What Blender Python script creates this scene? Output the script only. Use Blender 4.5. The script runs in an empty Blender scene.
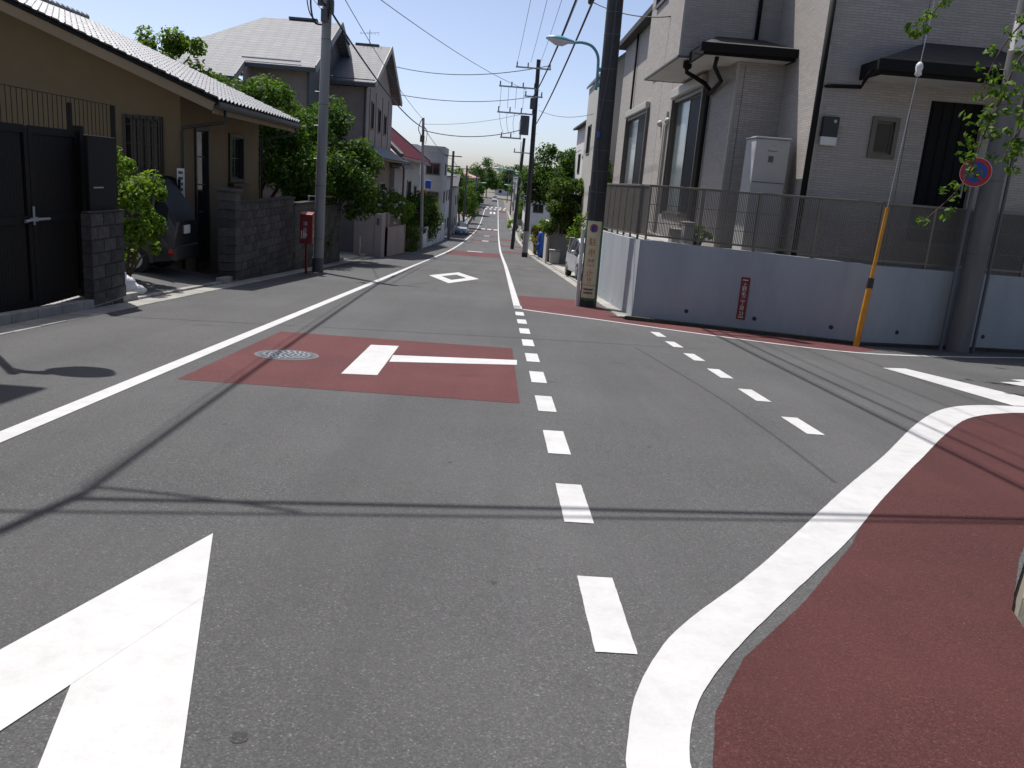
import bpy, bmesh, math, random
import numpy as np
from mathutils import Vector, Matrix, noise as mnoise

random.seed(11)
rng = np.random.default_rng(11)
S = bpy.context.scene
COL = S.collection
R = math.radians

# ------------------------------------------------------------------ camera
PITCH, ROLL, YAW = R(13.737), R(4.539), R(1.889)
EYE = Vector((0, 0, 1.55))
fw = Vector((math.sin(YAW)*math.cos(PITCH), math.cos(YAW)*math.cos(PITCH), -math.sin(PITCH)))
r0 = Vector((math.cos(YAW), -math.sin(YAW), 0)); u0 = r0.cross(fw)
rt = r0*math.cos(ROLL) + u0*math.sin(ROLL); upv = rt.cross(fw)
cam = bpy.data.cameras.new('camera')
cam.sensor_width = 36; cam.lens = 828/1024*36; cam.clip_start = .05; cam.clip_end = 6000
camo = bpy.data.objects.new('camera', cam); COL.objects.link(camo)
camo.matrix_world = Matrix(((rt.x, upv.x, -fw.x, EYE.x), (rt.y, upv.y, -fw.y, EYE.y), (rt.z, upv.z, -fw.z, EYE.z), (0, 0, 0, 1)))
S.camera = camo

# ------------------------------------------------------------------ sky, sun, exposure
SUN_EL, SUN_DIR = R(64.3), Vector((-.62, .785, 0)).normalized()
sun_vec = Vector((SUN_DIR.x*math.cos(SUN_EL), SUN_DIR.y*math.cos(SUN_EL), math.sin(SUN_EL)))
W = bpy.data.worlds.new('World'); S.world = W; W.use_nodes = True
wn = W.node_tree.nodes; wl = W.node_tree.links
sky = wn.new('ShaderNodeTexSky'); sky.sky_type = 'NISHITA'; sky.sun_disc = False
sky.sun_elevation = SUN_EL; sky.sun_rotation = math.atan2(SUN_DIR.x, SUN_DIR.y) % (2*math.pi)
sky.air_density = .5; sky.dust_density = 1.7; sky.ozone_density = .05
wn['Background'].inputs['Strength'].default_value = .15
wl.new(sky.outputs[0], wn['Background'].inputs['Color'])
sl = bpy.data.lights.new('sun', 'SUN'); sl.energy = 4.6; sl.angle = R(.53); sl.color = (1, .97, .93)
slo = bpy.data.objects.new('sun', sl); COL.objects.link(slo)
slo.rotation_euler = (-sun_vec).to_track_quat('-Z', 'Y').to_euler(); slo.location = (-20, 25, 60)
S.view_settings.view_transform = 'Standard'; S.view_settings.look = 'None'
S.view_settings.exposure = .3; S.view_settings.gamma = 1; S.view_settings.use_curve_mapping = False
S.cycles.max_bounces = 6; S.cycles.diffuse_bounces = 3; S.cycles.glossy_bounces = 3; S.cycles.transmission_bounces = 4
S.cycles.transparent_max_bounces = 8; S.cycles.caustics_reflective = False; S.cycles.caustics_refractive = False

# ------------------------------------------------------------------ road height along the street
PY = [-80, -40, 0, 30, 60, 80, 102, 125, 145, 165, 183, 210, 234, 265, 300, 420, 700, 3000]
PZ = [4.8, 2.4, 0, -1.8, -3.6, -4.6, -5.5, -6.32, -6.94, -7.25, -7.3, -7.0, -6.5, -6.2, -6.0, -4.6, -3.5, -2.5]
def gz(y):
    if y <= PY[0]: return PZ[0]
    if y >= PY[-1]: return PZ[-1]
    i = 0
    while PY[i+1] < y: i += 1
    def tan(k):
        if k == 0: return (PZ[1]-PZ[0])/(PY[1]-PY[0])
        if k == len(PY)-1: return (PZ[-1]-PZ[-2])/(PY[-1]-PY[-2])
        return (PZ[k+1]-PZ[k-1])/(PY[k+1]-PY[k-1])
    h = PY[i+1]-PY[i]; t = (y-PY[i])/h
    return ((2*t**3-3*t*t+1)*PZ[i] + (t**3-2*t*t+t)*h*tan(i) + (-2*t**3+3*t*t)*PZ[i+1] + (t**3-t*t)*h*tan(i+1))
def cx(y):          # the street drifts slightly to the left far away
    return float(np.interp(y, [0, 40, 67, 102, 145, 183, 234, 320], [0, -.02, -.14, -.2, -.24, -.32, -.5, -.9]))

# ------------------------------------------------------------------ mesh helpers
class MB:
    def __init__(s): s.v = []; s.f = []
    def add(s, vs, fs):
        k = len(s.v); s.v += [tuple(v) for v in vs]; s.f += [tuple(i+k for i in f) for f in fs]; return s
    def hexa(s, p): return s.add(p, [(3,2,1,0),(4,5,6,7),(0,1,5,4),(1,2,6,5),(2,3,7,6),(3,0,4,7)])
    def box(s, x0, x1, y0, y1, z0, z1):
        return s.hexa([(x0,y0,z0),(x1,y0,z0),(x1,y1,z0),(x0,y1,z0),(x0,y0,z1),(x1,y0,z1),(x1,y1,z1),(x0,y1,z1)])
    def bar(s, a, b, w, h, up=(0,0,1)):
        a = Vector(a); b = Vector(b); d = (b-a).normalized(); u = Vector(up)
        sd = d.cross(u)
        if sd.length < 1e-4: sd = d.cross(Vector((0,1,0)))
        sd.normalize(); u = sd.cross(d)
        sd *= w/2; u = u*h/2
        return s.hexa([a-sd-u, a+sd-u, b+sd-u, b-sd-u, a-sd+u, a+sd+u, b+sd+u, b-sd+u])
    def quad(s, *p): return s.add(p, [tuple(range(len(p)))])
    def prism(s, pts, vec):
        n = len(pts); v = Vector(vec); a = [Vector(p) for p in pts]
        fs = [tuple(range(n-1,-1,-1)), tuple(range(n,2*n))]+[(i,(i+1)%n,(i+1)%n+n,i+n) for i in range(n)]
        return s.add(a+[p+v for p in a], fs)
    def ring(s, c, d, r, n, ref=None):
        d = Vector(d).normalized(); x = d.orthogonal() if ref is None else ref
        x = (x-d*x.dot(d)).normalized(); y = d.cross(x)
        return [Vector(c)+(x*math.cos(2*math.pi*i/n)+y*math.sin(2*math.pi*i/n))*r for i in range(n)]
    def cyl(s, a, b, ra, rb=None, n=12, caps=True):
        rb = ra if rb is None else rb; a = Vector(a); b = Vector(b); d = b-a; ref = d.normalized().orthogonal()
        vs = s.ring(a, d, ra, n, ref)+s.ring(b, d, rb, n, ref)
        fs = [(i,(i+1)%n,(i+1)%n+n,i+n) for i in range(n)]
        if caps: fs += [tuple(range(n-1,-1,-1)), tuple(range(n,2*n))]
        return s.add(vs, fs)
    def tube(s, pts, r, n=6, caps=True):
        p = [Vector(q) for q in pts]; m = len(p); rr = r if isinstance(r, (list,tuple)) else [r]*m
        vs = []; ref = None
        for i in range(m):
            d = (p[min(i+1,m-1)]-p[max(i-1,0)]).normalized()
            if ref is None: ref = d.orthogonal()
            ref = (ref-d*ref.dot(d)).normalized()
            vs += s.ring(p[i], d, rr[i], n, ref)
        fs = [(j*n+i, j*n+(i+1)%n, (j+1)*n+(i+1)%n, (j+1)*n+i) for j in range(m-1) for i in range(n)]
        if caps: fs += [tuple(range(n-1,-1,-1)), tuple(range((m-1)*n,m*n))]
        return s.add(vs, fs)
    def lathe(s, c, prof, n=16):      # prof (r,z)
        vs = []; m = len(prof)
        for r, z in prof: vs += [(c[0]+r*math.cos(2*math.pi*i/n), c[1]+r*math.sin(2*math.pi*i/n), c[2]+z) for i in range(n)]
        fs = [(j*n+i, j*n+(i+1)%n, (j+1)*n+(i+1)%n, (j+1)*n+i) for j in range(m-1) for i in range(n)]
        fs += [tuple(range(n-1,-1,-1)), tuple(range((m-1)*n,m*n))]
        return s.add(vs, fs)
    def ball(s, c, rx, ry, rz, nu=10, nv=7, warp=0):
        vs = []
        for j in range(nv+1):
            t = math.pi*j/nv
            for i in range(nu):
                p = 2*math.pi*i/nu; q = Vector((math.sin(t)*math.cos(p), math.sin(t)*math.sin(p), math.cos(t)))
                k = 1+warp*mnoise.noise(q*1.7+Vector(c))
                vs.append((c[0]+rx*q.x*k, c[1]+ry*q.y*k, c[2]+rz*q.z*k))
        fs = [(j*nu+i, (j+1)*nu+i, (j+1)*nu+(i+1)%nu, j*nu+(i+1)%nu) for j in range(nv) for i in range(nu)]
        return s.add(vs, fs)
    def mesh(s, name):
        m = bpy.data.meshes.new(name); m.from_pydata(s.v, [], s.f)
        b = bmesh.new(); b.from_mesh(m); bmesh.ops.remove_doubles(b, verts=b.verts, dist=1e-5)
        bmesh.ops.recalc_face_normals(b, faces=b.faces); b.to_mesh(m); b.free(); return m
    def build(s, name, mat, parent=None, smooth=False, bevel=0, **kw):
        return link(name, s.mesh(name), mat, parent, smooth, bevel, **kw)

def tag(o, label=None, cat=None, group=None, kind=None):
    if label: o['label'] = label
    if cat: o['category'] = cat
    if group: o['group'] = group
    if kind: o['kind'] = kind
    return o
def link(name, me, mat, parent=None, smooth=False, bevel=0, label=None, cat=None, group=None, kind=None):
    o = bpy.data.objects.new(name, me); COL.objects.link(o)
    if mat is not None and not me.materials: me.materials.append(mat)
    if smooth:
        for p in me.polygons: p.use_smooth = True
        if smooth == 'auto':
            b = bmesh.new(); b.from_mesh(me)
            for e in b.edges: e.smooth = len(e.link_faces) == 2 and e.calc_face_angle(0) < .7
            b.to_mesh(me); b.free()
    if bevel:
        m = o.modifiers.new('bevel', 'BEVEL'); m.width = bevel; m.segments = 2; m.limit_method = 'ANGLE'; m.angle_limit = R(40)
    if parent is not None:
        o.parent = parent; o.matrix_parent_inverse = wm(parent).inverted()
    return tag(o, label, cat, group, kind)
def wm(o):
    m = Matrix.LocRotScale(o.location, o.rotation_euler, o.scale)
    return wm(o.parent) @ o.matrix_parent_inverse @ m if o.parent else m
def thing(name, label, cat, loc=(0,0,0), group=None):
    o = bpy.data.objects.new(name, None); COL.objects.link(o); o.location = loc; o.empty_display_size = .2
    return tag(o, label, cat, group)
def piece(name, me, mat, parent, loc, rot=(0,0,0), sc=(1,1,1)):   # a copy sharing mesh data, placed in world space
    o = bpy.data.objects.new(name, me); COL.objects.link(o)
    if mat is not None and not me.materials: me.materials.append(mat)
    o.parent = parent; o.matrix_parent_inverse = wm(parent).inverted()
    o.location = loc; o.rotation_euler = rot; o.scale = sc
    return o
def copy_tree(o, parent=None):
    c = o.copy(); COL.objects.link(c); c.parent = parent
    for ch in o.children: copy_tree(ch, c)
    return c

def sheet(name, poly, dz, mat, parent=None, step=1.0, rough=0, **kw):      # a flat polygon laid over the sloping street
    if rough:       # ragged edge of hand-laid paint, near the camera only
        q = []
        for i in range(len(poly)):
            a_, b_ = Vector(poly[i]).to_2d(), Vector(poly[(i+1)%len(poly)]).to_2d(); n_ = max(1, int((b_-a_).length/.035)) if min(a_.y,b_.y) < 11 and max(a_.y,b_.y) > 1.5 else 1
            for k in range(n_):
                p_ = a_.lerp(b_, k/n_); j_ = rough if n_ > 1 else 0
                q.append((p_.x+random.uniform(-j_,j_), p_.y+random.uniform(-j_,j_)))
        poly = q
    b = bmesh.new(); f = b.faces.new([b.verts.new((p[0], p[1], 0)) for p in poly])
    bmesh.ops.triangulate(b, faces=b.faces[:])
    y0 = min(p[1] for p in poly); y1 = max(p[1] for p in poly)
    y = math.floor(y0/step)*step+step
    while y < y1:
        bmesh.ops.bisect_plane(b, geom=b.verts[:]+b.edges[:]+b.faces[:], plane_co=(0, y, 0), plane_no=(0, 1, 0))
        y += step if y < 120 else 4*step
    for v in b.verts: v.co.z = gz(v.co.y)+dz
    bmesh.ops.recalc_face_normals(b, faces=b.faces)
    if sum(f.normal.z for f in b.faces) < 0: bmesh.ops.reverse_faces(b, faces=b.faces[:])
    me = bpy.data.meshes.new(name); b.to_mesh(me); b.free()
    return link(name, me, mat, parent, **kw)
def spline(pts, n=6):
    out = []
    for i in range(len(pts)-1):
        p0 = Vector(pts[max(i-1,0)]); p1 = Vector(pts[i]); p2 = Vector(pts[i+1]); p3 = Vector(pts[min(i+2,len(pts)-1)])
        for k in range(n):
            t = k/n
            out.append(.5*((2*p1)+(p2-p0)*t+(2*p0-5*p1+4*p2-p3)*t*t+(-p0+3*p1-3*p2+p3)*t**3))
    out.append(Vector(pts[-1])); return out
def ribbon(name, pts, w, dz, mat, parent, **kw):
    L = []; Rr = []
    p = [Vector((q[0], q[1])) for q in pts]
    for i in range(len(p)):
        d = (p[min(i+1,len(p)-1)]-p[max(i-1,0)]).normalized(); n = Vector((-d.y, d.x))*w/2
        L.append(p[i]+n); Rr.append(p[i]-n)
    mb = MB()
    for i in range(len(p)-1):
        mb.quad(*[(q.x, q.y, gz(q.y)+dz) for q in (Rr[i], Rr[i+1], L[i+1], L[i])])
    return mb.build(name, mat, parent, **kw)

# text as flat geometry: returns verts (x,y) centred, faces
def glyphs(body, size):
    c = bpy.data.curves.new('lettering', 'FONT'); c.body = body; c.size = size; c.align_x = 'CENTER'; c.align_y = 'CENTER'; c.resolution_u = 2
    o = bpy.data.objects.new('lettering', c); COL.objects.link(o)
    dg = bpy.context.evaluated_depsgraph_get(); dg.update()
    m = o.evaluated_get(dg).to_mesh(); vs = [v.co.copy() for v in m.vertices]; fs = [tuple(p.vertices) for p in m.polygons]
    o.evaluated_get(dg).to_mesh_clear(); bpy.data.objects.remove(o); bpy.data.curves.remove(c)
    if vs:
        mx = (min(v.x for v in vs)+max(v.x for v in vs))/2; my = (min(v.y for v in vs)+max(v.y for v in vs))/2
        vs = [Vector((v.x-mx, v.y-my, 0)) for v in vs]
    return vs, fs
def lettering(name, lines, mat, parent, fmap):        # lines (text, size, cx, cy); fmap (x,y)->world
    mb = MB()
    for t, sz, ox, oy in lines:
        vs, fs = glyphs(t, sz)
        mb.add([fmap(v.x+ox, v.y+oy) for v in vs], fs)
    m = bpy.data.meshes.new(name); m.from_pydata(mb.v, [], mb.f)
    return link(name, m, mat, parent, kind='stuff')

# ------------------------------------------------------------------ materials
def nmat(name):
    m = bpy.data.materials.new(name); m.use_nodes = True
    return m, m.node_tree.nodes, m.node_tree.links, m.node_tree.nodes['Principled BSDF']
def mixrgb(n, l, fac, a, b, mode='MIX'):
    x = n.new('ShaderNodeMix'); x.data_type = 'RGBA'; x.blend_type = mode
    for sock, val in ((0, fac), (6, a), (7, b)):
        if hasattr(val, 'links') or hasattr(val, 'is_linked'): l.new(val, x.inputs[sock])
        elif sock == 0: x.inputs[0].default_value = val
        else: x.inputs[sock].default_value = (*val, 1) if len(val) == 3 else val
    return x.outputs[2]
def noise(n, l, vec, scale, detail=4, rough=.55, lo=.35, hi=.65):
    t = n.new('ShaderNodeTexNoise'); t.inputs['Scale'].default_value = scale; t.inputs['Detail'].default_value = detail; t.inputs['Roughness'].default_value = rough
    if vec is not None: l.new(vec, t.inputs['Vector'])
    r = n.new('ShaderNodeMapRange'); r.inputs[1].default_value = lo; r.inputs[2].default_value = hi; l.new(t.outputs[0], r.inputs[0])
    return r.outputs[0]
def bump(n, l, b, h, strength, dist=.01):
    x = n.new('ShaderNodeBump'); x.inputs['Strength'].default_value = strength; x.inputs['Distance'].default_value = dist
    l.new(h, x.inputs['Height']); l.new(x.outputs[0], b.inputs['Normal'])
def geo(n): return n.new('ShaderNodeNewGeometry').outputs['Position']
def M(name, col, rough=.7, col2=None, scale=3, metal=0, spec=.5, bmp=0, bscale=60, grime=0, rand=0, stretch=None, coat=0):
    m, n, l, b = nmat(name)
    g = n.new('ShaderNodeTexCoord').outputs['Object'] if rand else geo(n)
    if stretch:
        mp = n.new('ShaderNodeMapping'); mp.inputs['Scale'].default_value = stretch; l.new(g, mp.inputs[0]); gs = mp.outputs[0]
    else: gs = g
    col2 = col2 or tuple(c*.82 for c in col)
    c = mixrgb(n, l, noise(n, l, gs, scale, 6, .62, .3, .7), col, col2)
    if grime:
        c = mixrgb(n, l, noise(n, l, gs, scale*.35, 8, .7, .5, .8), c, tuple(x*(1-grime) for x in col))
    if rand:
        oi = n.new('ShaderNodeObjectInfo'); mr = n.new('ShaderNodeMapRange'); mr.inputs[3].default_value = 1-rand; mr.inputs[4].default_value = 1+rand
        l.new(oi.outputs['Random'], mr.inputs[0]); cb = n.new('ShaderNodeCombineColor')
        for i in range(3): l.new(mr.outputs[0], cb.inputs[i])
        c = mixrgb(n, l, 1.0, c, cb.outputs[0], 'MULTIPLY')
    l.new(c, b.inputs['Base Color'])
    b.inputs['Roughness'].default_value = rough; b.inputs['Metallic'].default_value = metal; b.inputs['Specular IOR Level'].default_value = spec
    if coat: b.inputs['Coat Weight'].default_value = coat; b.inputs['Coat Roughness'].default_value = .08
    if bmp: bump(n, l, b, noise(n, l, g, bscale, 5, .6, 0, 1), bmp)
    return m

def asphalt(name, base, light, tint_scale=.35):
    m, n, l, b = nmat(name); g = geo(n)
    v = n.new('ShaderNodeTexVoronoi'); v.inputs['Scale'].default_value = 185; l.new(g, v.inputs['Vector'])
    sp = n.new('ShaderNodeMapRange'); sp.inputs[1].default_value = 0; sp.inputs[2].default_value = 1
    sep = n.new('ShaderNodeSeparateColor'); l.new(v.outputs['Color'], sep.inputs[0]); l.new(sep.outputs[0], sp.inputs[0])
    pw = n.new('ShaderNodeMath'); pw.operation = 'POWER'; pw.inputs[1].default_value = 11; l.new(sp.outputs[0], pw.inputs[0])
    c = mixrgb(n, l, pw.outputs[0], base, light)
    c = mixrgb(n, l, noise(n, l, g, 95, 3, .65, .36, .64), c, tuple(x*.5 for x in base))
    gm = n.new('ShaderNodeMath'); gm.operation = 'MULTIPLY'; gm.inputs[1].default_value = .5; l.new(noise(n, l, g, 30, 7, .72, .48, .72), gm.inputs[0])
    c = mixrgb(n, l, gm.outputs[0], c, tuple(x*.42 for x in base))
    big = noise(n, l, g, tint_scale, 5, .6, .35, .7)
    c2 = mixrgb(n, l, .45, c, tuple(x*1.28 for x in base))
    c = mixrgb(n, l, big, c, c2)
    # tyre-worn tracks along the street and small oily stains
    mp = n.new('ShaderNodeMapping'); mp.inputs['Scale'].default_value = (1.1, .05, 1); l.new(g, mp.inputs[0])
    tr = noise(n, l, mp.outputs[0], 1.3, 4, .6, .46, .72)
    tr2 = n.new('ShaderNodeMath'); tr2.operation = 'MULTIPLY'; tr2.inputs[1].default_value = .5; l.new(tr, tr2.inputs[0])
    c = mixrgb(n, l, tr2.outputs[0], c, tuple(x*.62 for x in base))
    st = noise(n, l, g, 2.1, 2, .4, .72, .78)
    st2 = n.new('ShaderNodeMath'); st2.operation = 'MULTIPLY'; st2.inputs[1].default_value = .38; l.new(st, st2.inputs[0])
    c = mixrgb(n, l, st2.outputs[0], c, tuple(x*.5 for x in base))
    # hairline joints
    vc = n.new('ShaderNodeTexVoronoi'); vc.feature = 'DISTANCE_TO_EDGE'; vc.inputs['Scale'].default_value = .16
    wv = n.new('ShaderNodeVectorMath'); wv.operation = 'ADD'; nz = n.new('ShaderNodeTexNoise'); nz.inputs['Scale'].default_value = 1.6; nz.inputs['Detail'].default_value = 5
    l.new(g, nz.inputs['Vector']); sc = n.new('ShaderNodeVectorMath'); sc.operation = 'SCALE'; sc.inputs[3].default_value = 1.1
    l.new(nz.outputs['Color'], sc.inputs[0]); l.new(g, wv.inputs[0]); l.new(sc.outputs[0], wv.inputs[1]); l.new(wv.outputs[0], vc.inputs['Vector'])
    ck = n.new('ShaderNodeMapRange'); ck.inputs[1].default_value = .0; ck.inputs[2].default_value = .0022; ck.inputs[3].default_value = .18; ck.inputs[4].default_value = 0
    l.new(vc.outputs[0], ck.inputs[0])
    c = mixrgb(n, l, ck.outputs[0], c, tuple(x*.4 for x in base))
    l.new(c, b.inputs['Base Color']); b.inputs['Roughness'].default_value = .88; b.inputs['Specular IOR Level'].default_value = .22
    bump(n, l, b, v.outputs['Distance'], .55, .005)
    return m
def paint(name, col, wear=.5, under=(.08,.08,.082)):
    m, n, l, b = nmat(name); g = geo(n)
    c = mixrgb(n, l, noise(n, l, g, 2.2, 6, .65, .35, .75), col, tuple(x*.86 for x in col))
    w = noise(n, l, g, 55, 6, .75, .68-.05*wear, .74)
    big = noise(n, l, g, 1.1, 4, .6, .5, .75)
    mu = n.new('ShaderNodeMath'); mu.operation = 'MULTIPLY'; l.new(w, mu.inputs[0]); l.new(big, mu.inputs[1])
    c = mixrgb(n, l, mu.outputs[0], c, under)
    craze = n.new('ShaderNodeTexVoronoi'); craze.feature = 'DISTANCE_TO_EDGE'; craze.inputs['Scale'].default_value = 7; l.new(g, craze.inputs['Vector'])
    ck = n.new('ShaderNodeMapRange'); ck.inputs[1].default_value = 0; ck.inputs[2].default_value = .012; ck.inputs[3].default_value = .10; ck.inputs[4].default_value = 0; l.new(craze.outputs[0], ck.inputs[0])
    cm = n.new('ShaderNodeMath'); cm.operation = 'MULTIPLY'; l.new(ck.outputs[0], cm.inputs[0]); l.new(noise(n, l, g, .9, 3, .5, .5, .7), cm.inputs[1])
    c = mixrgb(n, l, cm.outputs[0], c, under)
    gr = n.new('ShaderNodeMath'); gr.operation = 'MULTIPLY'; gr.inputs[1].default_value = .42; l.new(noise(n, l, g, 6, 8, .78, .46, .78), gr.inputs[0])
    c = mixrgb(n, l, gr.outputs[0], c, (.25,.245,.235))
    l.new(c, b.inputs['Base Color']); b.inputs['Roughness'].default_value = .6
    bump(n, l, b, noise(n, l, g, 110, 4, .7, 0, 1), .35, .004)
    return m
def siding(name, col, col2, mort, bw, bh, axes='XY'):
    m, n, l, b = nmat(name); g = geo(n)
    s = n.new('ShaderNodeSeparateXYZ'); l.new(g, s.inputs[0])
    ad = n.new('ShaderNodeMath'); ad.operation = 'ADD'; l.new(s.outputs[0], ad.inputs[0]); l.new(s.outputs[1], ad.inputs[1])
    cb = n.new('ShaderNodeCombineXYZ'); l.new(ad.outputs[0], cb.inputs[0]); l.new(s.outputs[2], cb.inputs[1])
    br = n.new('ShaderNodeTexBrick'); l.new(cb.outputs[0], br.inputs['Vector'])
    br.inputs['Scale'].default_value = 1; br.inputs['Brick Width'].default_value = bw; br.inputs['Row Height'].default_value = bh
    br.inputs['Mortar Size'].default_value = bh*.09; br.inputs['Mortar Smooth'].default_value = .3
    br.inputs['Color1'].default_value = (*col, 1); br.inputs['Color2'].default_value = (*col2, 1); br.inputs['Mortar'].default_value = (*mort, 1)
    c = mixrgb(n, l, noise(n, l, g, .7, 5, .6, .4, .8), br.outputs['Color'], tuple(x*.8 for x in col))
    # rain streaks
    mp = n.new('ShaderNodeMapping'); mp.inputs['Scale'].default_value = (5, 5, .25); l.new(g, mp.inputs[0])
    stq = noise(n, l, mp.outputs[0], 1, 5, .6, .58, .85); sm = n.new('ShaderNodeMath'); sm.operation = 'MULTIPLY'; sm.inputs[1].default_value = .3; l.new(stq, sm.inputs[0])
    c = mixrgb(n, l, sm.outputs[0], c, tuple(x*.55 for x in col))
    l.new(c, b.inputs['Base Color']); b.inputs['Roughness'].default_value = .8
    nb = noise(n, l, g, 90, 4, .6, 0, 1); mm = n.new('ShaderNodeMath'); mm.operation = 'MULTIPLY_ADD'; mm.inputs[1].default_value = .35
    iv = n.new('ShaderNodeMath'); iv.operation = 'SUBTRACT'; iv.inputs[0].default_value = 1; l.new(br.outputs['Fac'], iv.inputs[1])
    l.new(nb, mm.inputs[0]); l.new(iv.outputs[0], mm.inputs[2]); bump(n, l, b, mm.outputs[0], .6, .008)
    return m
def shingle(name, col, col2, rw, rh):
    m, n, l, b = nmat(name); g = geo(n)
    s = n.new('ShaderNodeSeparateXYZ'); l.new(g, s.inputs[0])
    ad = n.new('ShaderNodeMath'); ad.operation = 'ADD'; l.new(s.outputs[0], ad.inputs[0]); l.new(s.outputs[1], ad.inputs[1])
    cb = n.new('ShaderNodeCombineXYZ'); l.new(ad.outputs[0], cb.inputs[0]); l.new(s.outputs[2], cb.inputs[1])
    br = n.new('ShaderNodeTexBrick'); l.new(cb.outputs[0], br.inputs['Vector']); br.inputs['Scale'].default_value = 1
    br.inputs['Brick Width'].default_value = rw; br.inputs['Row Height'].default_value = rh; br.inputs['Mortar Size'].default_value = rh*.1
    br.inputs['Color1'].default_value = (*col, 1); br.inputs['Color2'].default_value = (*col2, 1); br.inputs['Mortar'].default_value = (*[x*.45 for x in col], 1)
    c = mixrgb(n, l, noise(n, l, g, 1.2, 6, .65, .4, .8), br.outputs['Color'], tuple(x*.72 for x in col))
    l.new(c, b.inputs['Base Color']); b.inputs['Roughness'].default_value = .7
    iv = n.new('ShaderNodeMath'); iv.operation = 'SUBTRACT'; iv.inputs[0].default_value = 1; l.new(br.outputs['Fac'], iv.inputs[1]); bump(n, l, b, iv.outputs[0], .7, .012)
    return m
def foliage(name, a, b_, c_, trans=.35):
    m, n, l, b = nmat(name); gi = n.new('ShaderNodeNewGeometry')
    rmp = n.new('ShaderNodeValToRGB'); l.new(gi.outputs['Random Per Island'], rmp.inputs[0])
    e = rmp.color_ramp.elements; e[0].color = (*a, 1); e[1].color = (*c_, 1); k = e.new(.5); k.color = (*b_, 1)
    l.new(rmp.outputs[0], b.inputs['Base Color']); b.inputs['Roughness'].default_value = .65; b.inputs['Specular IOR Level'].default_value = .2
    t = n.new('ShaderNodeBsdfTranslucent'); tc = mixrgb(n, l, 1.0, rmp.outputs[0], (1.25, 1.35, .55), 'MULTIPLY'); l.new(tc, t.inputs[0])
    mx = n.new('ShaderNodeMixShader'); mx.inputs[0].default_value = trans; l.new(b.outputs[0], mx.inputs[1]); l.new(t.outputs[0], mx.inputs[2])
    l.new(mx.outputs[0], n['Material Output'].inputs['Surface'])
    return m
def glass(name, col=(.014,.016,.018), rough=.08, spec=.35):
    m, n, l, b = nmat(name); b.inputs['Base Color'].default_value = (*col, 1); b.inputs['Roughness'].default_value = rough; b.inputs['Specular IOR Level'].default_value = spec
    bump(n, l, b, noise(n, l, geo(n), 1.5, 2, .5, 0, 1), .08, .02)
    return m

mt = {}
mt['asphalt'] = asphalt('asphalt', (.097,.0965,.0975), (.27,.27,.27))
mt['red'] = asphalt('red_asphalt', (.122,.043,.044), (.2,.1,.095), .8)
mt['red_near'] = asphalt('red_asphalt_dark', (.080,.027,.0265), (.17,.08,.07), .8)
mt['white'] = paint('road_paint', (.50,.50,.495), 1.6)
mt['ground'] = M('dirt', (.17,.15,.12), .95, (.11,.1,.08), 1.5, bmp=.4, bscale=20)
mt['concrete'] = M('concrete', (.36,.35,.33), .88, (.26,.25,.235), 2.5, grime=.45, bmp=.35, bscale=45)
mt['slab'] = M('gutter_concrete', (.33,.32,.29), .9, (.22,.21,.19), 4, grime=.5, rand=.14, bmp=.4, bscale=50)
mt['pole'] = M('pole_concrete', (.30,.30,.29), .85, (.23,.23,.22), 2, stretch=(3,3,.4), grime=.35, bmp=.2, bscale=70)
mt['pole_dark'] = M('pole_shaded', (.17,.17,.165), .88, (.12,.12,.118), 2, stretch=(3,3,.4), grime=.4, bmp=.2, bscale=70)  # darker copy of the pole concrete, with the right pole's shade in its colour
mt['darkpole'] = M('dark_wrap_and_shade', (.035,.035,.036), .62, (.022,.022,.024), 8, bmp=.25, bscale=120)  # black wrap, its dark tone also standing for shade on the concrete
mt['galv'] = M('galvanised', (.42,.44,.45), .45, (.3,.32,.33), 6, metal=.6)
mt['black'] = M('black_metal', (.012,.012,.013), .5, (.02,.019,.018), 5)
mt['blackgate'] = M('dark_bronze', (.009,.008,.0075), .7, (.006,.0055,.005), 3, spec=.25)
mt['wire'] = M('wire_black', (.012,.012,.014), .6)
mt['grey_dark'] = M('grey_fitting', (.09,.095,.1), .6)
mt['block'] = M('split_block', (.085,.077,.072), .95, (.05,.046,.043), 9, rand=.38, bmp=1.0, bscale=22, grime=.4)
mt['mortar'] = M('mortar', (.04,.038,.036), .95, bmp=.3)
mt['stucco'] = M('ochre_stucco', (.175,.132,.072), .9, (.15,.113,.062), 1.4, grime=.2, bmp=.35, bscale=130)
mt['soffit'] = M('cream_board', (.26,.2,.125), .75, (.22,.17,.105), 2)
mt['tile'] = M('silver_tile', (.27,.275,.29), .5, (.22,.225,.24), 5, rand=.1, spec=.45, bmp=.15)
mt['wood'] = M('dark_frame', (.018,.015,.012), .5)
mt['glass'] = glass('window_glass')
mt['glass_dark'] = glass('dark_screen', (.012,.013,.015), .55, .15)
mt['glass_pale'] = glass('curtained_glass', (.16,.19,.19), .12)
mt['frame_al'] = M('aluminium_bronze', (.13,.115,.095), .45, metal=.2)
mt['frame_pale'] = M('aluminium_beige', (.42,.39,.34), .45, (.36,.335,.29))
mt['siding'] = siding('tile_siding', (.43,.395,.36), (.35,.32,.29), (.23,.21,.19), .24, .048)
mt['white_soffit'] = M('white_soffit', (.62,.61,.58), .7)
mt['fasc'] = M('dark_fascia', (.010,.0095,.0095), .75, spec=.2)
mt['slate'] = shingle('dark_slate', (.035,.033,.032), (.025,.024,.023), .35, .09)
mt['bluewall'] = M('blue_grey_render', (.35,.38,.405), .85, (.28,.31,.335), 1.1, stretch=(1.5,1.5,.35), grime=.4, bmp=.3, bscale=90)
mt['fence'] = M('fence_bronze', (.16,.145,.12), .45, metal=.35)
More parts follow.
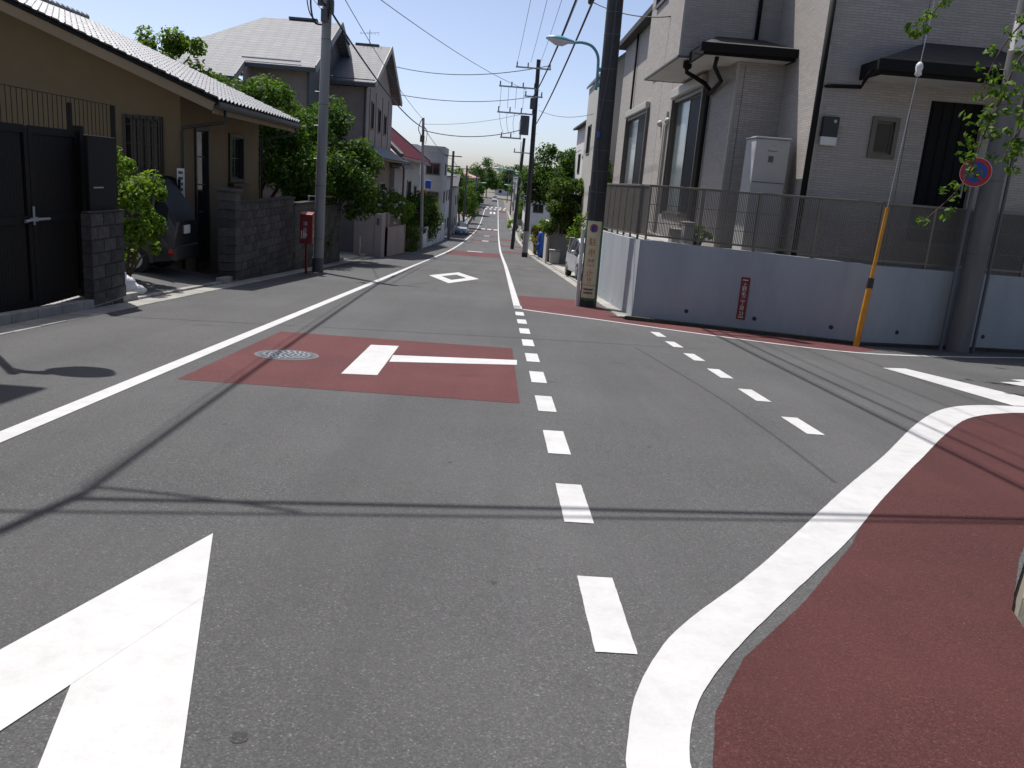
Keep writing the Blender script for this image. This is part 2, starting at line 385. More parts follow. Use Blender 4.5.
mt['mesh'] = M('fence_mesh', (.15,.138,.12), .55)
mt['tank'] = M('enamel_white', (.42,.42,.40), .5, (.38,.38,.365), 2)
mt['yellow'] = M('yellow_plastic', (.62,.27,.015), .5, (.5,.21,.012), 6, grime=.4)
mt['sred'] = M('sign_red', (.42,.016,.016), .4)
mt['sblue'] = M('sign_blue', (.015,.06,.3), .4)
mt['redplate'] = M('plate_red', (.16,.022,.022), .6, (.13,.018,.018), 8)
mt['swhite'] = M('sign_white', (.7,.69,.66), .5)
mt['cream'] = M('sign_cream', (.62,.58,.36), .55, (.55,.52,.33), 4)
mt['green'] = M('sign_green', (.03,.16,.07), .5)
mt['orange'] = M('sign_orange', (.5,.16,.07), .6)
mt['teal'] = M('lamp_teal', (.13,.33,.37), .4, (.10,.27,.31), 5)
mt['lens'] = M('lamp_lens', (.62,.62,.66), .3)
mt['firered'] = M('fire_box_red', (.16,.009,.010), .5, (.17,.008,.009), 4)
mt['shingle'] = shingle('grey_shingle', (.185,.19,.205), (.145,.15,.162), .5, .13)
mt['h2wall'] = M('mauve_grey_wall', (.38,.32,.30), .88, (.29,.24,.215), 1.2, grime=.2, bmp=.3, bscale=70)
mt['h2low'] = M('brown_wall', (.25,.19,.15), .88, (.2,.15,.12), 1.2, grime=.25)
mt['pinkwall'] = M('pink_grey_render', (.36,.30,.28), .88, (.31,.26,.24), 1.2, grime=.3, bmp=.2)
mt['redtile'] = M('red_roof_tile', (.33,.11,.12), .5, (.26,.08,.09), 4)
mt['pale_wall'] = M('pale_wall', (.50,.48,.44), .85, (.44,.42,.385), 1, grime=.2)
mt['white_wall'] = M('white_wall', (.70,.69,.66), .8, (.62,.61,.59), 1, grime=.12)
mt['grey_wall'] = M('grey_wall', (.36,.355,.35), .85, (.31,.305,.3), 1, grime=.2)
mt['bark'] = M('bark', (.10,.075,.052), .95, (.06,.045,.032), 8, stretch=(6,6,1), bmp=.8, bscale=30)
mt['leaf_dark'] = foliage('leaf_dark', (.024,.055,.010), (.048,.105,.016), (.10,.17,.026))
mt['leaf_mid'] = foliage('leaf_mid', (.036,.075,.012), (.075,.14,.02), (.14,.21,.035))
mt['leaf_light'] = foliage('leaf_light', (.06,.11,.014), (.11,.19,.024), (.19,.26,.04), .45)
mt['leaf_hedge'] = foliage('leaf_hedge', (.03,.06,.012), (.065,.115,.02), (.12,.17,.035))
mt['leaf_red'] = foliage('leaf_red', (.12,.03,.014), (.2,.06,.02), (.16,.09,.025))
mt['leaf_brown'] = foliage('leaf_brown', (.10,.07,.02), (.17,.11,.03), (.13,.12,.03))
mt['petal'] = M('petal_white', (.72,.66,.66), .7)
mt['carwhite'] = M('car_silver_white', (.60,.62,.64), .3, (.57,.59,.61), 1, coat=.6)
mt['cardark'] = M('car_charcoal', (.012,.013,.016), .35, (.010,.011,.014), 1, coat=.3)
mt['carblue'] = M('car_pale_blue', (.30,.36,.42), .3, coat=.6)
mt['rubber'] = M('rubber', (.015,.015,.015), .8)
mt['rim'] = M('alloy', (.4,.41,.42), .35, metal=.7)
mt['lampglass'] = M('lamp_glass', (.6,.62,.64), .15)
mt['taillamp'] = M('tail_lamp', (.45,.012,.01), .2)
mt['plate'] = M('plate_white', (.7,.7,.68), .5)
mt['bag'] = M('plastic_bag', (.72,.72,.73), .35, (.6,.6,.62), 14, bmp=.5, bscale=12)
mt['bluetarp'] = M('blue_plastic', (.02,.10,.42), .45, (.015,.075,.33), 6)
mt['bin'] = M('bin_white', (.55,.54,.5), .6)
mt['iron'] = M('cast_iron', (.10,.11,.125), .5, (.06,.066,.075), 18, metal=.5)
mt['chain'] = M('chain_steel', (.45,.42,.36), .4, metal=.6)
mt['mirror_back'] = M('mirror_orange', (.6,.2,.02), .45)
# ================================================================== GROUND AND ROAD
ys = [-80,-40,-20,-10]+list(range(-5,130,5))+list(range(130,320,10))+[360,420,500,700,1000,1600,3000]
xs = [-2500,-600,-150,-60,-30,-15,0,15,30,60,150,600,2500]
mb = MB()
vs = [(x, y, gz(y)-.03) for y in ys for x in xs]; nx = len(xs)
mb.add(vs, [(j*nx+i, j*nx+i+1, (j+1)*nx+i+1, (j+1)*nx+i) for j in range(len(ys)-1) for i in range(nx-1)])
mb.build('ground', mt['ground'], kind='structure')

YS = [-30]+list(range(-28,120,2))+list(range(120,321,5))
left = [(-5.42+cx(y), y) for y in YS]
right = [(2.7+cx(y), y) for y in YS if y >= 17]
main = left + right[::-1] + [(2.72,16.4),(6.8,14.85),(9.1,15.45),(11.2,15.85),(40,21),(40,12),(12,8.9),(6.5,8.2),(5.5,7.4),(3.02,4.14),(2.49,3.44),(2.38,3.16),(2.2,-6),(2.2,-30)]
road = sheet('road', main, 0, mt['asphalt'], kind='structure')

red_mat = mt['red']; WHT = mt['white']
def mk(name, poly, dz=.008, mat=None, step=1.0): return sheet(name, poly, dz*.5, mat or WHT, road, step, .0014)
def rect(x0,x1,y0,y1): return [(x0,y0),(x1,y0),(x1,y1),(x0,y1)]

# red paving
inner = spline([(.70,2.15),(.75,2.35),(.86,2.6),(1.09,2.95),(1.48,3.47),(2.1,4.28),(2.62,5.03),(3.17,5.79),(3.68,6.48),(4.32,7.35),(5.05,8.25),(5.71,8.72),(6.4,8.92),(9,9.25)], 5)
outer = spline([(.50,2.13),(.59,2.51),(.74,2.85),(.93,3.15),(1.44,3.8),(2.48,5.27),(3.29,6.38),(4.23,7.73),(4.98,8.66),(5.6,9.12),(6.4,9.3),(9,9.62)], 5)
redin = [(.77,-29),(.77,2.15),(.86,2.46),(1.07,2.84),(1.53,3.42),(2.08,4.2),(2.60,5.08),(3.16,5.88),(3.66,6.56),(4.30,7.42),(5.04,8.36),(5.70,8.82),(6.42,9.02),(9,9.35)]
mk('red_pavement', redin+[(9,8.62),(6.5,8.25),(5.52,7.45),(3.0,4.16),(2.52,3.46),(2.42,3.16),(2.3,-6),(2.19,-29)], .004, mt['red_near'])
mk('red_pavement', rect(-2.82,.33,7.42,11.1), .004, red_mat)
mk('red_pavement', [(.68,17.18),(.66,20.9),(2.5,21.0),(2.66,17.0),(2.74,16.5),(6.72,14.9),(6.95,14.35),(6.29,13.76),(5.35,14.02),(3.84,14.93),(2.16,16.18)], .004, red_mat)
def xl(y): return -3.0+cx(y)
def xr(y): return .48+cx(y)
for y0, y1 in ((51,60),(92,96),(112,115),(140,144)):
    mk('red_pavement', [(xl(y0),y0),(xr(y0),y0),(xr(y1),y1),(xl(y1),y1)], .004, red_mat)
for y0, y1, side in ((64,68,1),(80,83.5,1),(100,105,1),(128,137,-1),(222,231,-1),(222,231,1)):
    a, b = (xr(y0)+.2, 2.6+cx(y0)) if side > 0 else (-5.3+cx(y0), xl(y0)-.25)
    mk('red_pavement', [(a,y0),(b,y0),(b,y1),(a,y1)], .004, red_mat)

# white lines
def line(xc, y0, y1, w, name='edge_line'):
    n = max(2, int((y1-y0)/2)); pts = [(xc+cx(y0+(y1-y0)*i/n), y0+(y1-y0)*i/n) for i in range(n+1)]
    return ribbon(name, pts, w, .004, WHT, road)
line(-3.10, -29, 233, .15)
line(.57, 17.3, 233, .15)
line(.57, 243, 318, .15)
for i in range(-3, 11):
    y0 = 2.82+1.44*i
    if y0 > 1.9 or y0 < 1.3: mk('dash_line', rect(.49,.655,y0,y0+.71))
for y0 in (6.97,8.42,9.83,11.22,12.58,13.88): mk('dash_line', rect(2.87,3.03,y0,y0+.69))
def resample(pts, n):
    p = [Vector((q[0],q[1])) for q in pts]; L = [0]
    for i in range(len(p)-1): L.append(L[-1]+(p[i+1]-p[i]).length)
    xs_ = np.interp(np.linspace(0,L[-1],n), L, [q.x for q in p]); ys_ = np.interp(np.linspace(0,L[-1],n), L, [q.y for q in p])
    return list(zip(xs_, ys_))
NI = 260; ci = resample([(.70,-29),(.70,.5)]+[(p.x,p.y) for p in inner], 600); co = resample([(.50,-29),(.50,.5)]+[(p.x,p.y) for p in outer], 600)
mb = MB(); js = lambda y: .0012 if y > 1.5 else 0
ci = [(x+random.uniform(-js(y),js(y)), y+random.uniform(-js(y),js(y))) for x, y in ci]; co = [(x+random.uniform(-js(y),js(y)), y+random.uniform(-js(y),js(y))) for x, y in co]
for i in range(599): mb.quad(*[(q[0],q[1],gz(q[1])+.0045) for q in (co[i],ci[i],ci[i+1],co[i+1])])
mb.build('curved_line', WHT, road)
ribbon('side_line', [(p.x,p.y) for p in spline([(.66,17.12),(1.3,16.66),(2.16,16.09),(3.84,14.85),(5.35,13.93),(6.29,13.66),(7.2,13.8),(8.4,14.2),(10.24,14.95),(14,16.2)], 6)], .11, .0045, WHT, road)
mk('stop_line', [(5.85,11.9),(6.25,12.0),(6.98,9.42),(6.2,9.3)], .0105)
# start of the painted stop lettering on the side street
mk('stop_letter', [(7.25,11.28),(8.9,11.95),(9.05,11.72),(7.42,11.02)], .009)
mk('stop_letter', [(7.62,11.62),(7.86,11.72),(8.0,11.35),(7.78,11.25)], .0105)
def diamond(cxx, cy, hw, hl):
    k = .5
    o = [(cxx,cy+hl),(cxx+hw,cy),(cxx,cy-hl),(cxx-hw,cy)]; i = [(cxx,cy+hl*k),(cxx+hw*k,cy),(cxx,cy-hl*k),(cxx-hw*k,cy)]
    f_ = .25; sp_ = (o[0][0]+(o[1][0]-o[0][0])*f_, o[0][1]+(o[1][1]-o[0][1])*f_); g_ = .0035
    for pl in ([o[0],sp_,i[0],i[3],o[3]], [(sp_[0],sp_[1]-g_),o[1],i[1],(i[0][0],i[0][1]-g_)], [o[1],o[2],i[2],i[1]], [o[2],o[3],i[3],i[2]]):
        sheet('diamond_mark', pl, .004, WHT, road)
diamond(-1.27, 1.03, .77, 2.73)
diamond(-1.26, 26.9, .81, 3.2)
# T-junction mark
mk('junction_mark', [(-1.48,8.28),(-1.12,8.34),(-1.15,10.53),(-1.5,10.46)], .008)
mk('junction_mark', [(-1.11,9.24),(.36,9.68),(.37,10.06),(-1.13,9.74)], .008)
mk('junction_mark', [(-2.0,60.5),(-.9,60.5),(-.9,61.6),(-2.0,61.6)], .008)
for i in range(3): mk('junction_mark', rect(-2.7+i*1.1, -2.0+i*1.1, 146, 149.5), .008)
mk('junction_mark', rect(-1.6,-.9,113,114.6), .008); mk('junction_mark', rect(-1.5,-.8,92.6,94.6), .008)
for row, y0 in enumerate((233.5,244)):
    for i in range(7): mk('crossing_block', rect(-5.6+cx(y0)+i*1.25+.3*row, -5.0+cx(y0)+i*1.25+.3*row, y0, y0+5), .009, step=4)
for i in range(2): mk('junction_mark', rect(-2.0+i*.9, -1.5+i*.9, 214, 222), .008, step=4)

# asphalt repair seam and patches (slightly different surface, laid flush)
mt['seam'] = asphalt('seam_asphalt', (.066,.065,.065), (.2,.195,.19))
ribbon('asphalt_seam', [(p.x,p.y) for p in spline([(2.2,12.2),(2.38,10),(2.49,8.2),(2.52,6.7),(2.5,5.45)], 6)], .03, .0015, mt['seam'], road)
ribbon('asphalt_seam', [(-5.3,11.4),(-3.2,11.75),(.4,12.3),(3.4,12.6)], .035, .0015, mt['seam'], road)

# kerbs and gutters -------------------------------------------------
def lower(y): return any(a < y < b for a, b in ((13.5,17.9),(32.2,36.2),(38.9,40.2)))
lk = tag(thing('kerb_left', None, None), kind='structure')
def kerb_piece(name, parent, x0, x1, y0, y1, h, mat, tilt=0):
    mb = MB(); g = .006
    a, b = gz(y0+g), gz(y1-g)
    mb.hexa([(x0,y0+g,a-.2),(x1,y0+g,a-.2),(x1,y1-g,b-.2),(x0,y1-g,b-.2),(x0,y0+g,a+h),(x1,y0+g,a+h-tilt),(x1,y1-g,b+h-tilt),(x0,y1-g,b+h)])
    return mb.build(name, mat, parent, bevel=.012)
y = 4.0
while y < 60:
    off = -.02*random.random()
    kerb_piece('gutter_slab', lk, -5.76+cx(y), -5.40+cx(y), y, y+.6, .016+off*.2, mt['slab'], .0)
    kerb_piece('kerb_stone', lk, -5.90+cx(y), -5.765+cx(y), y, y+.6, .05 if lower(y+.3) else .135, mt['slab'])
    y += .6
kerb_piece('kerb_stone', lk, -5.90-.15, -5.45-.15, 60, 100, .06, mt['slab']); kerb_piece('kerb_stone', lk, -6.0-.25, -5.5-.25, 100, 230, .06, mt['slab'])
rk = tag(thing('kerb_right', None, None), kind='structure')
y = 17.0
while y < 60:
    kerb_piece('gutter_slab', rk, 2.68+cx(y), 2.96+cx(y), y, y+.6, .014+.006*random.random(), mt['slab'])
    if y > 24.3: kerb_piece('kerb_stone', rk, 2.965+cx(y), 3.09+cx(y), y, y+.6, .05 if y < 44 else .12, mt['slab'])
    y += .6
kerb_piece('kerb_stone', rk, 2.55, 2.95, 60, 100, .08, mt['slab']); kerb_piece('kerb_stone', rk, 2.5, 2.9, 100, 230, .08, mt['slab'])
def kerb_along(parent, pts, w, h, mat, seg=.6):
    for (xa,ya),(xb,yb) in zip(pts[:-1], pts[1:]):
        d = Vector((xb-xa, yb-ya)); L = d.length; d /= L; nrm = Vector((-d.y, d.x)); n = max(1, round(L/seg))
        for i in range(n):
            s0, s1 = L*i/n+.004, L*(i+1)/n-.004
            p = [Vector((xa,ya))+d*s0, Vector((xa,ya))+d*s1]; q = [p[0]-nrm*w, p[1]-nrm*w]
            c = [p[0],p[1],q[1],q[0]]
            mb = MB(); mb.hexa([(v.x,v.y,gz(v.y)-.2) for v in c]+[(v.x,v.y,gz(v.y)+h) for v in c])
            mb.build('kerb_stone', mat, parent, bevel=.012)
mt['kerb_old'] = M('old_kerb', (.24,.235,.2), .92, (.16,.155,.13), 5, grime=.5, rand=.1, bmp=.4, bscale=50)
nk = tag(thing('kerb_near_corner', None, None), kind='structure')
kerb_along(nk, [(2.40,-1.2),(2.44,3.14),(2.54,3.44),(3.05,4.13),(5.5,7.42),(6.5,8.22),(12,8.95)], .16, .08, mt['kerb_old'])
sheet('pavement', [(2.38,-29),(2.54,3.12),(2.63,3.38),(3.12,4.02),(5.6,7.25),(6.55,8.05),(12,8.78),(40,12),(40,-29)], .07, mt['concrete'], kind='structure')
# raised pad at the foot of the blue-grey wall
sk = tag(thing('kerb_side_street', None, None), kind='structure')
mt['kerb_dark'] = M('dark_concrete', (.05,.047,.036), .95, (.03,.03,.022), 5, grime=.5, bmp=.5)  # much darker concrete for the kerb along the wall foot
kerb_along(sk, [(2.74,16.78),(6.84,14.86),(9.1,15.44),(11.2,15.84),(14,16.6)][::-1], .14, .06, mt['kerb_dark'])
# driveway and yard surfaces on the left
drv = sheet('driveway', [(-14,13.2),(-8,13.2),(-7,13.2),(-6.4,13.2),(-5.9,13.2),(-5.9,18.86),(-6.4,18.86),(-7,18.86),(-8,18.86),(-14,18.86)], .045, M('shaded_paving', (.09,.087,.083), .9, (.065,.063,.06), 2, bmp=.3), kind='structure')  # paving colour darkened to stand for the shade over the driveway
for v in drv.data.vertices: v.co.z += .14*min(1, max(0, (-6.0-v.co.x)/1.0))
sheet('yard', [(-14,-29),(-5.9,-29),(-5.9,13.2),(-14,13.2)], .05, mt['concrete'], kind='structure')
sheet('yard', [(-12,31.4),(-5.9,31.4),(-5.9,60),(-12,60)], .045, mt['concrete'], kind='structure')
sheet('parking_pad', [(3.09,24.4),(8,24.4),(8,60),(3.09,60)], .045, mt['concrete'], kind='structure')
# plot behind the blue-grey wall
MB().prism([(4.7,24.3,-3),(3.1,24.1,-3),(3.12,17.1,-3),(6.9,15.15,-3),(9.1,15.65,-3),(11.2,16.1,-3),(26,19,-3),(26,40,-3),(4.7,40,-3)],(0,0,3.35)).build('plot', mt['concrete'], kind='structure')

# manhole
mh = thing('manhole_cover', 'round patterned iron manhole cover set in the red paving', 'manhole cover', (-2.26,9.2,gz(9.2)))
def disc(mb, c, r0, r1, n=48, dz=0):
    for i in range(n):
        a, b = 2*math.pi*i/n, 2*math.pi*(i+1)/n
        p = [(c[0]+r*math.cos(t), c[1]+r*math.sin(t)) for r, t in ((r0,a),(r1,a),(r1,b),(r0,b))]
        mb.quad(*[(q[0],q[1],gz(q[1])+dz) for q in p])
mb = MB(); disc(mb, (-2.26,9.2), .31, .355, 48, .0045); mb.build('rim', mt['grey_dark'], mh)
mb = MB(); disc(mb, (-2.26,9.2), .0, .308, 48, .004); mb.build('lid', mt['iron'], mh)
mb = MB()
for ring_r in (.07,.13,.19,.25):
    k = max(6, int(ring_r*90))
    for i in range(k):
        a = 2*math.pi*i/k+ring_r*7; c = (-2.26+ring_r*math.cos(a), 9.2+ring_r*math.sin(a)); z = gz(c[1])+.004
        d = Vector((math.cos(a+.8), math.sin(a+.8)))*.022; e = Vector((-d.y,d.x))*.45
        mb.hexa([(c[0]+sx*d.x+sy*e.x, c[1]+sx*d.y+sy*e.y, z+h) for h in (0,.006) for sx, sy in ((-1,-1),(1,-1),(1,1),(-1,1))])
mb.build('raised_pattern', mt['galv'], mh, kind='stuff')

# small dark spots of old chewing gum and oil on the near asphalt
for x, y, r in ((-.66,2.17,.028),(.1,3.4,.016),(1.3,6.1,.02),(-.2,5.3,.014),(-1.9,5.9,.02)):
    mk('road_spot', [(x+r*math.cos(t*.524)*random.uniform(.8,1.1), y+1.3*r*math.sin(t*.524)*random.uniform(.8,1.1)) for t in range(12)], .003, mt['seam'])
# ================================================================== GENERIC BUILDERS
def holewall(mb, axis, c, a0, a1, z0, z1, holes, depth, inward):
    """wall sheet on plane axis=c (axis 'x' or 'y'), spanning a0..a1, z0..z1 with openings and reveals"""
    P = (lambda a, z, o=0: (c+o*inward, a, z)) if axis == 'x' else (lambda a, z, o=0: (a, c+o*inward, z))
    A = sorted(set([a0,a1]+[h for q in holes for h in q[:2]])); Z = sorted(set([z0,z1]+[h for q in holes for h in q[2:]]))
    for i in range(len(A)-1):
        for j in range(len(Z)-1):
            ma, mz = (A[i]+A[i+1])/2, (Z[j]+Z[j+1])/2
            if any(h[0] < ma < h[1] and h[2] < mz < h[3] for h in holes): continue
            mb.quad(P(A[i],Z[j]), P(A[i+1],Z[j]), P(A[i+1],Z[j+1]), P(A[i],Z[j+1]))
    for h in holes:
        q = [(h[0],h[2]),(h[1],h[2]),(h[1],h[3]),(h[0],h[3])]
        for k in range(4):
            u, v = q[k], q[(k+1)%4]
            mb.quad(P(*u), P(*v), P(*v,depth), P(*u,depth))
def abox(axis, c, a0, a1, z0, z1, o0, o1, inward, mb=None):
    mb = mb or MB(); p, q = sorted((c+o0*inward, c+o1*inward))
    return mb.box(p, q, a0, a1, z0, z1) if axis == 'x' else mb.box(a0, a1, p, q, z0, z1)
def window(parent, axis, c, a0, a1, z0, z1, inward, frame_m, glass_m, sashes=2, proud=.03, fw_=.06, name='window', depth=.1, rails=0, glass2=None):
    mb = MB(); e = .002
    for s in ((a0-fw_*.5,a0+fw_*.5,z0-fw_*.5,z1+fw_*.5),(a1-fw_*.5,a1+fw_*.5,z0-fw_*.5,z1+fw_*.5)): abox(axis,c,*s,-proud,depth-e,inward,mb)
    for s in ((a0+fw_*.5,a1-fw_*.5,z0-fw_*.5,z0+fw_*.5),(a0+fw_*.5,a1-fw_*.5,z1-fw_*.5,z1+fw_*.5)): abox(axis,c,*s,-proud+.004,depth-e,inward,mb)
    w = mb.build(name, frame_m, parent)
    n = sashes; L = (a1-a0-fw_)/n
    for i in range(n):
        u0, u1 = a0+fw_*.5+L*i, a0+fw_*.5+L*(i+1); o = .03+.025*(i % 2)
        mb = MB(); t = .04
        abox(axis,c,u0,u0+t,z0+fw_*.5,z1-fw_*.5,o,o+.03,inward,mb); abox(axis,c,u1-t,u1,z0+fw_*.5,z1-fw_*.5,o,o+.03,inward,mb)
        abox(axis,c,u0+t,u1-t,z0+fw_*.5,z0+fw_*.5+t,o,o+.028,inward,mb); abox(axis,c,u0+t,u1-t,z1-fw_*.5-t,z1-fw_*.5,o,o+.028,inward,mb)
        for r in range(rails):
            zz = z0+(z1-z0)*(r+1)/(rails+1); abox(axis,c,u0+t,u1-t,zz-.015,zz+.015,o,o+.026,inward,mb)
        mb.build('sash', frame_m, w)
        mb = MB(); abox(axis,c,u0+t,u1-t,z0+fw_*.5+t,z1-fw_*.5-t,o+.012,o+.018,inward,mb)
        mb.build('pane', glass2 if (glass2 and i % 2) else glass_m, w)
    return w
def gable_roof_y(parent, x0, x1, y0, y1, ze, zr, mat, fasc, ov=.0, th=.14, name='roof'):
    """ridge parallel to y, at mid x"""
    xm = (x0+x1)/2
    mb = MB(); mb.prism([(x0,y0,ze),(xm,y0,zr),(x1,y0,ze),(x1,y0,ze-th),(xm,y0,zr-th),(x0,y0,ze-th)],(0,y1-y0,0))
    return mb.build(name, mat, parent)
def gable_roof_x(parent, y0, y1, x0, x1, ze, zr, mat, th=.14, ym=None, name='roof'):
    ym = (y0+y1)/2 if ym is None else ym
    mb = MB(); mb.prism([(x0,y0,ze),(x0,ym,zr),(x0,y1,ze),(x0,y1,ze-th),(x0,ym,zr-th),(x0,y0,ze-th)],(x1-x0,0,0))
    return mb.build(name, mat, parent)
def hip_roof(parent, x0, x1, y0, y1, ze, zr, r, mat, th=.12, name='roof'):
    """ridge along y inset r from the ends"""
    xm = (x0+x1)/2; mb = MB()
    b = [(x0,y0,ze),(x1,y0,ze),(x1,y1,ze),(x0,y1,ze)]; t = [(xm,y0+r,zr),(xm,y1-r,zr)]; l = [(p[0],p[1],ze-th) for p in b]
    mb.add(b+t+l, [(0,1,4),(1,2,5,4),(2,3,5),(3,0,4,5),(6,7,1,0),(7,8,2,1),(8,9,3,2),(9,6,0,3),(9,8,7,6)])
    return mb.build(name, mat, parent)

# ---------------------------------------------------------------- foliage
def leafmesh(name, clumps, size, up=.45):
    """clumps (centre, radii, count); returns a mesh of folded leaf blades"""
    V = []; 
    for c, r, n in clumps:
        d = rng.normal(size=(n,3)); d /= np.linalg.norm(d, axis=1)[:,None]
        rad = rng.random(n)**.42
        p = np.array(c)+d*rad[:,None]*np.array(r)
        nm = d*.7+rng.normal(size=(n,3))*.55+np.array([0,0,up]); nm /= np.linalg.norm(nm, axis=1)[:,None]
        t = rng.normal(size=(n,3)); t -= nm*(t*nm).sum(1)[:,None]; t /= np.linalg.norm(t, axis=1)[:,None]
        b = np.cross(nm, t); s = size*(.6+.8*rng.random(n))[:,None]
        V.append(np.stack([p-t*s*.5, p+b*s*.27+nm*s*.10, p+t*s*.5-nm*s*.08, p-b*s*.27+nm*s*.10], 1))
    V = np.concatenate(V).reshape(-1,3); nq = len(V)//4
    me = bpy.data.meshes.new(name); me.vertices.add(len(V)); me.vertices.foreach_set('co', V.ravel())
    me.loops.add(nq*4); me.loops.foreach_set('vertex_index', np.arange(nq*4)); me.polygons.add(nq)
    me.polygons.foreach_set('loop_start', np.arange(nq)*4); me.polygons.foreach_set('loop_total', np.full(nq,4)); me.update(calc_edges=True)
    return me
def crown_clumps(c, rx, ry, rz, k, n, cl=.34, flat=.5):
    """k leaf clumps spread over the shell and inside of an ellipsoid, none of them alike"""
    out = []
    for i in range(k):
        d = Vector(rng.normal(size=3)); d.normalize()
        if d.z < -flat: d.z *= .3
        q = .45+.55*random.random()**.5
        s = cl*(.55+.9*random.random())
        out.append(((c[0]+d.x*rx*q, c[1]+d.y*ry*q, c[2]+d.z*rz*q), (rx*s*1.05, ry*s*1.05, rz*s*.8), max(8,int(n/k*(s/cl)))))
    return out
def tree(name, label, base, h, c, rad, leaves, mat, size=.12, k=40, trunk_r=.12, group=None, cat='tree', cl=.3, lean=(0,0), extra=None):
    t = thing(name, label, cat, base, group)
    b = Vector(base); top = Vector((base[0]+lean[0], base[1]+lean[1], base[2]+h))
    cl_ = crown_clumps(c, *rad, k, leaves, cl)
    mb = MB(); n = 6
    tp = [b.lerp(top, i/n)+Vector((.06*math.sin(i*2.1+base[0]), .06*math.cos(i*1.7+base[1]), 0))*(1 if i else 0) for i in range(n+1)]
    mb.tube([tp[0]-Vector((0,0,.1))]+tp, [trunk_r*1.35, trunk_r*1.2]+[trunk_r*(1-.75*i/n) for i in range(1,n+1)], 8)
    mb.build('trunk', mt['bark'], t, smooth=True)
    mb = MB()
    for q, r, _ in cl_[::max(1,len(cl_)//16)]:
        q = Vector(q); s = b.lerp(top, .35+.5*random.random()); m = s.lerp(q,.5)+Vector((0,0,.12*(q-s).length))
        mb.tube([s,m,q], [trunk_r*.42,trunk_r*.26,trunk_r*.08], 5)
    mb.build('limbs', mt['bark'], t, smooth=True)
    if extra: cl_ += extra
    link('crown', leafmesh('crown', cl_, size), mat, t)
    return t
def shrub(name, label, base, rad, leaves, mat, size=.08, k=26, group=None, cat='shrub', cl=.36, stems=7):
    t = thing(name, label, cat, base, group); c = (base[0], base[1], base[2]+rad[2])
    cl_ = crown_clumps(c, *rad, k, leaves, cl, .9); mb = MB()
    for q, r, _ in cl_[:stems]:
        mb.tube([Vector(base)-Vector((0,0,.05)), Vector(base).lerp(Vector(q),.5)+Vector((0,0,.1)), q], [.025,.018,.006], 5)
    mb.build('stems', mt['bark'], t); link('foliage', leafmesh('foliage', cl_, size), mat, t)
    return t
def hedge(name, label, x0, x1, y0, y1, z0, z1, n, mat, size=.07, group=None, rnd=.12):
    """a clipped hedge: leaves over a box's shell with a bumpy face, woody inside"""
    t = thing(name, label, 'hedge', ((x0+x1)/2,(y0+y1)/2,z0), group)
    cl_ = []; A = [(x1-x0)*(z1-z0),(x1-x0)*(z1-z0),(y1-y0)*(z1-z0),(y1-y0)*(z1-z0),(x1-x0)*(y1-y0)]; tot = sum(A); k = 90
    for i in range(k):
        f = random.choices(range(5), A)[0]; x = random.uniform(x0,x1); y = random.uniform(y0,y1); z = random.uniform(z0,z1); j = random.uniform(-rnd,rnd*.6)
        if f == 0: y = y0-j
        elif f == 1: y = y1+j
        elif f == 2: x = x0-j
        elif f == 3: x = x1+j
        else: z = z1+j
        r = .3*(.6+.8*random.random()); cl_.append(((x,y,z),(r,r,r*.9),n//k))
    mb = MB()
    for i in range(10):
        x = random.uniform(x0+.2,x1-.2); y = random.uniform(y0+.1,y1-.1); mb.tube([(x,y,z0-.1),(x+.1,y,(z0+z1)/2),(x-.05,y+.05,z1-.1)],[.04,.03,.012],5)
    mb.build('stems', mt['bark'], t); 
    mb = MB(); i_ = min(.45,(x1-x0)*.38,(y1-y0)*.38); mb.box(x0+i_,x1-i_,y0+i_,y1-i_,z0,z1-.5); mt.setdefault('twigs', M('twig_mass', (.02,.025,.012), .95)); mb.build('twig_core', mt['twigs'], t)
    link('foliage', leafmesh('foliage', cl_, size), mat, t)
    return t
def catenary(a, b, sag, n=16):
    a = Vector(a); b = Vector(b)
    return [a.lerp(b,i/n)-Vector((0,0,sag*4*(i/n)*(1-i/n))) for i in range(n+1)]
def wire(label, a, b, sag, r=.012, group='overhead wires', name='overhead_wire', n=18, mat='wire'):
    mb = MB(); mb.tube(catenary(a,b,sag,n), r, 5)
    return mb.build(name, mt[mat], None, smooth=True, label=label, cat='wire', group=group)

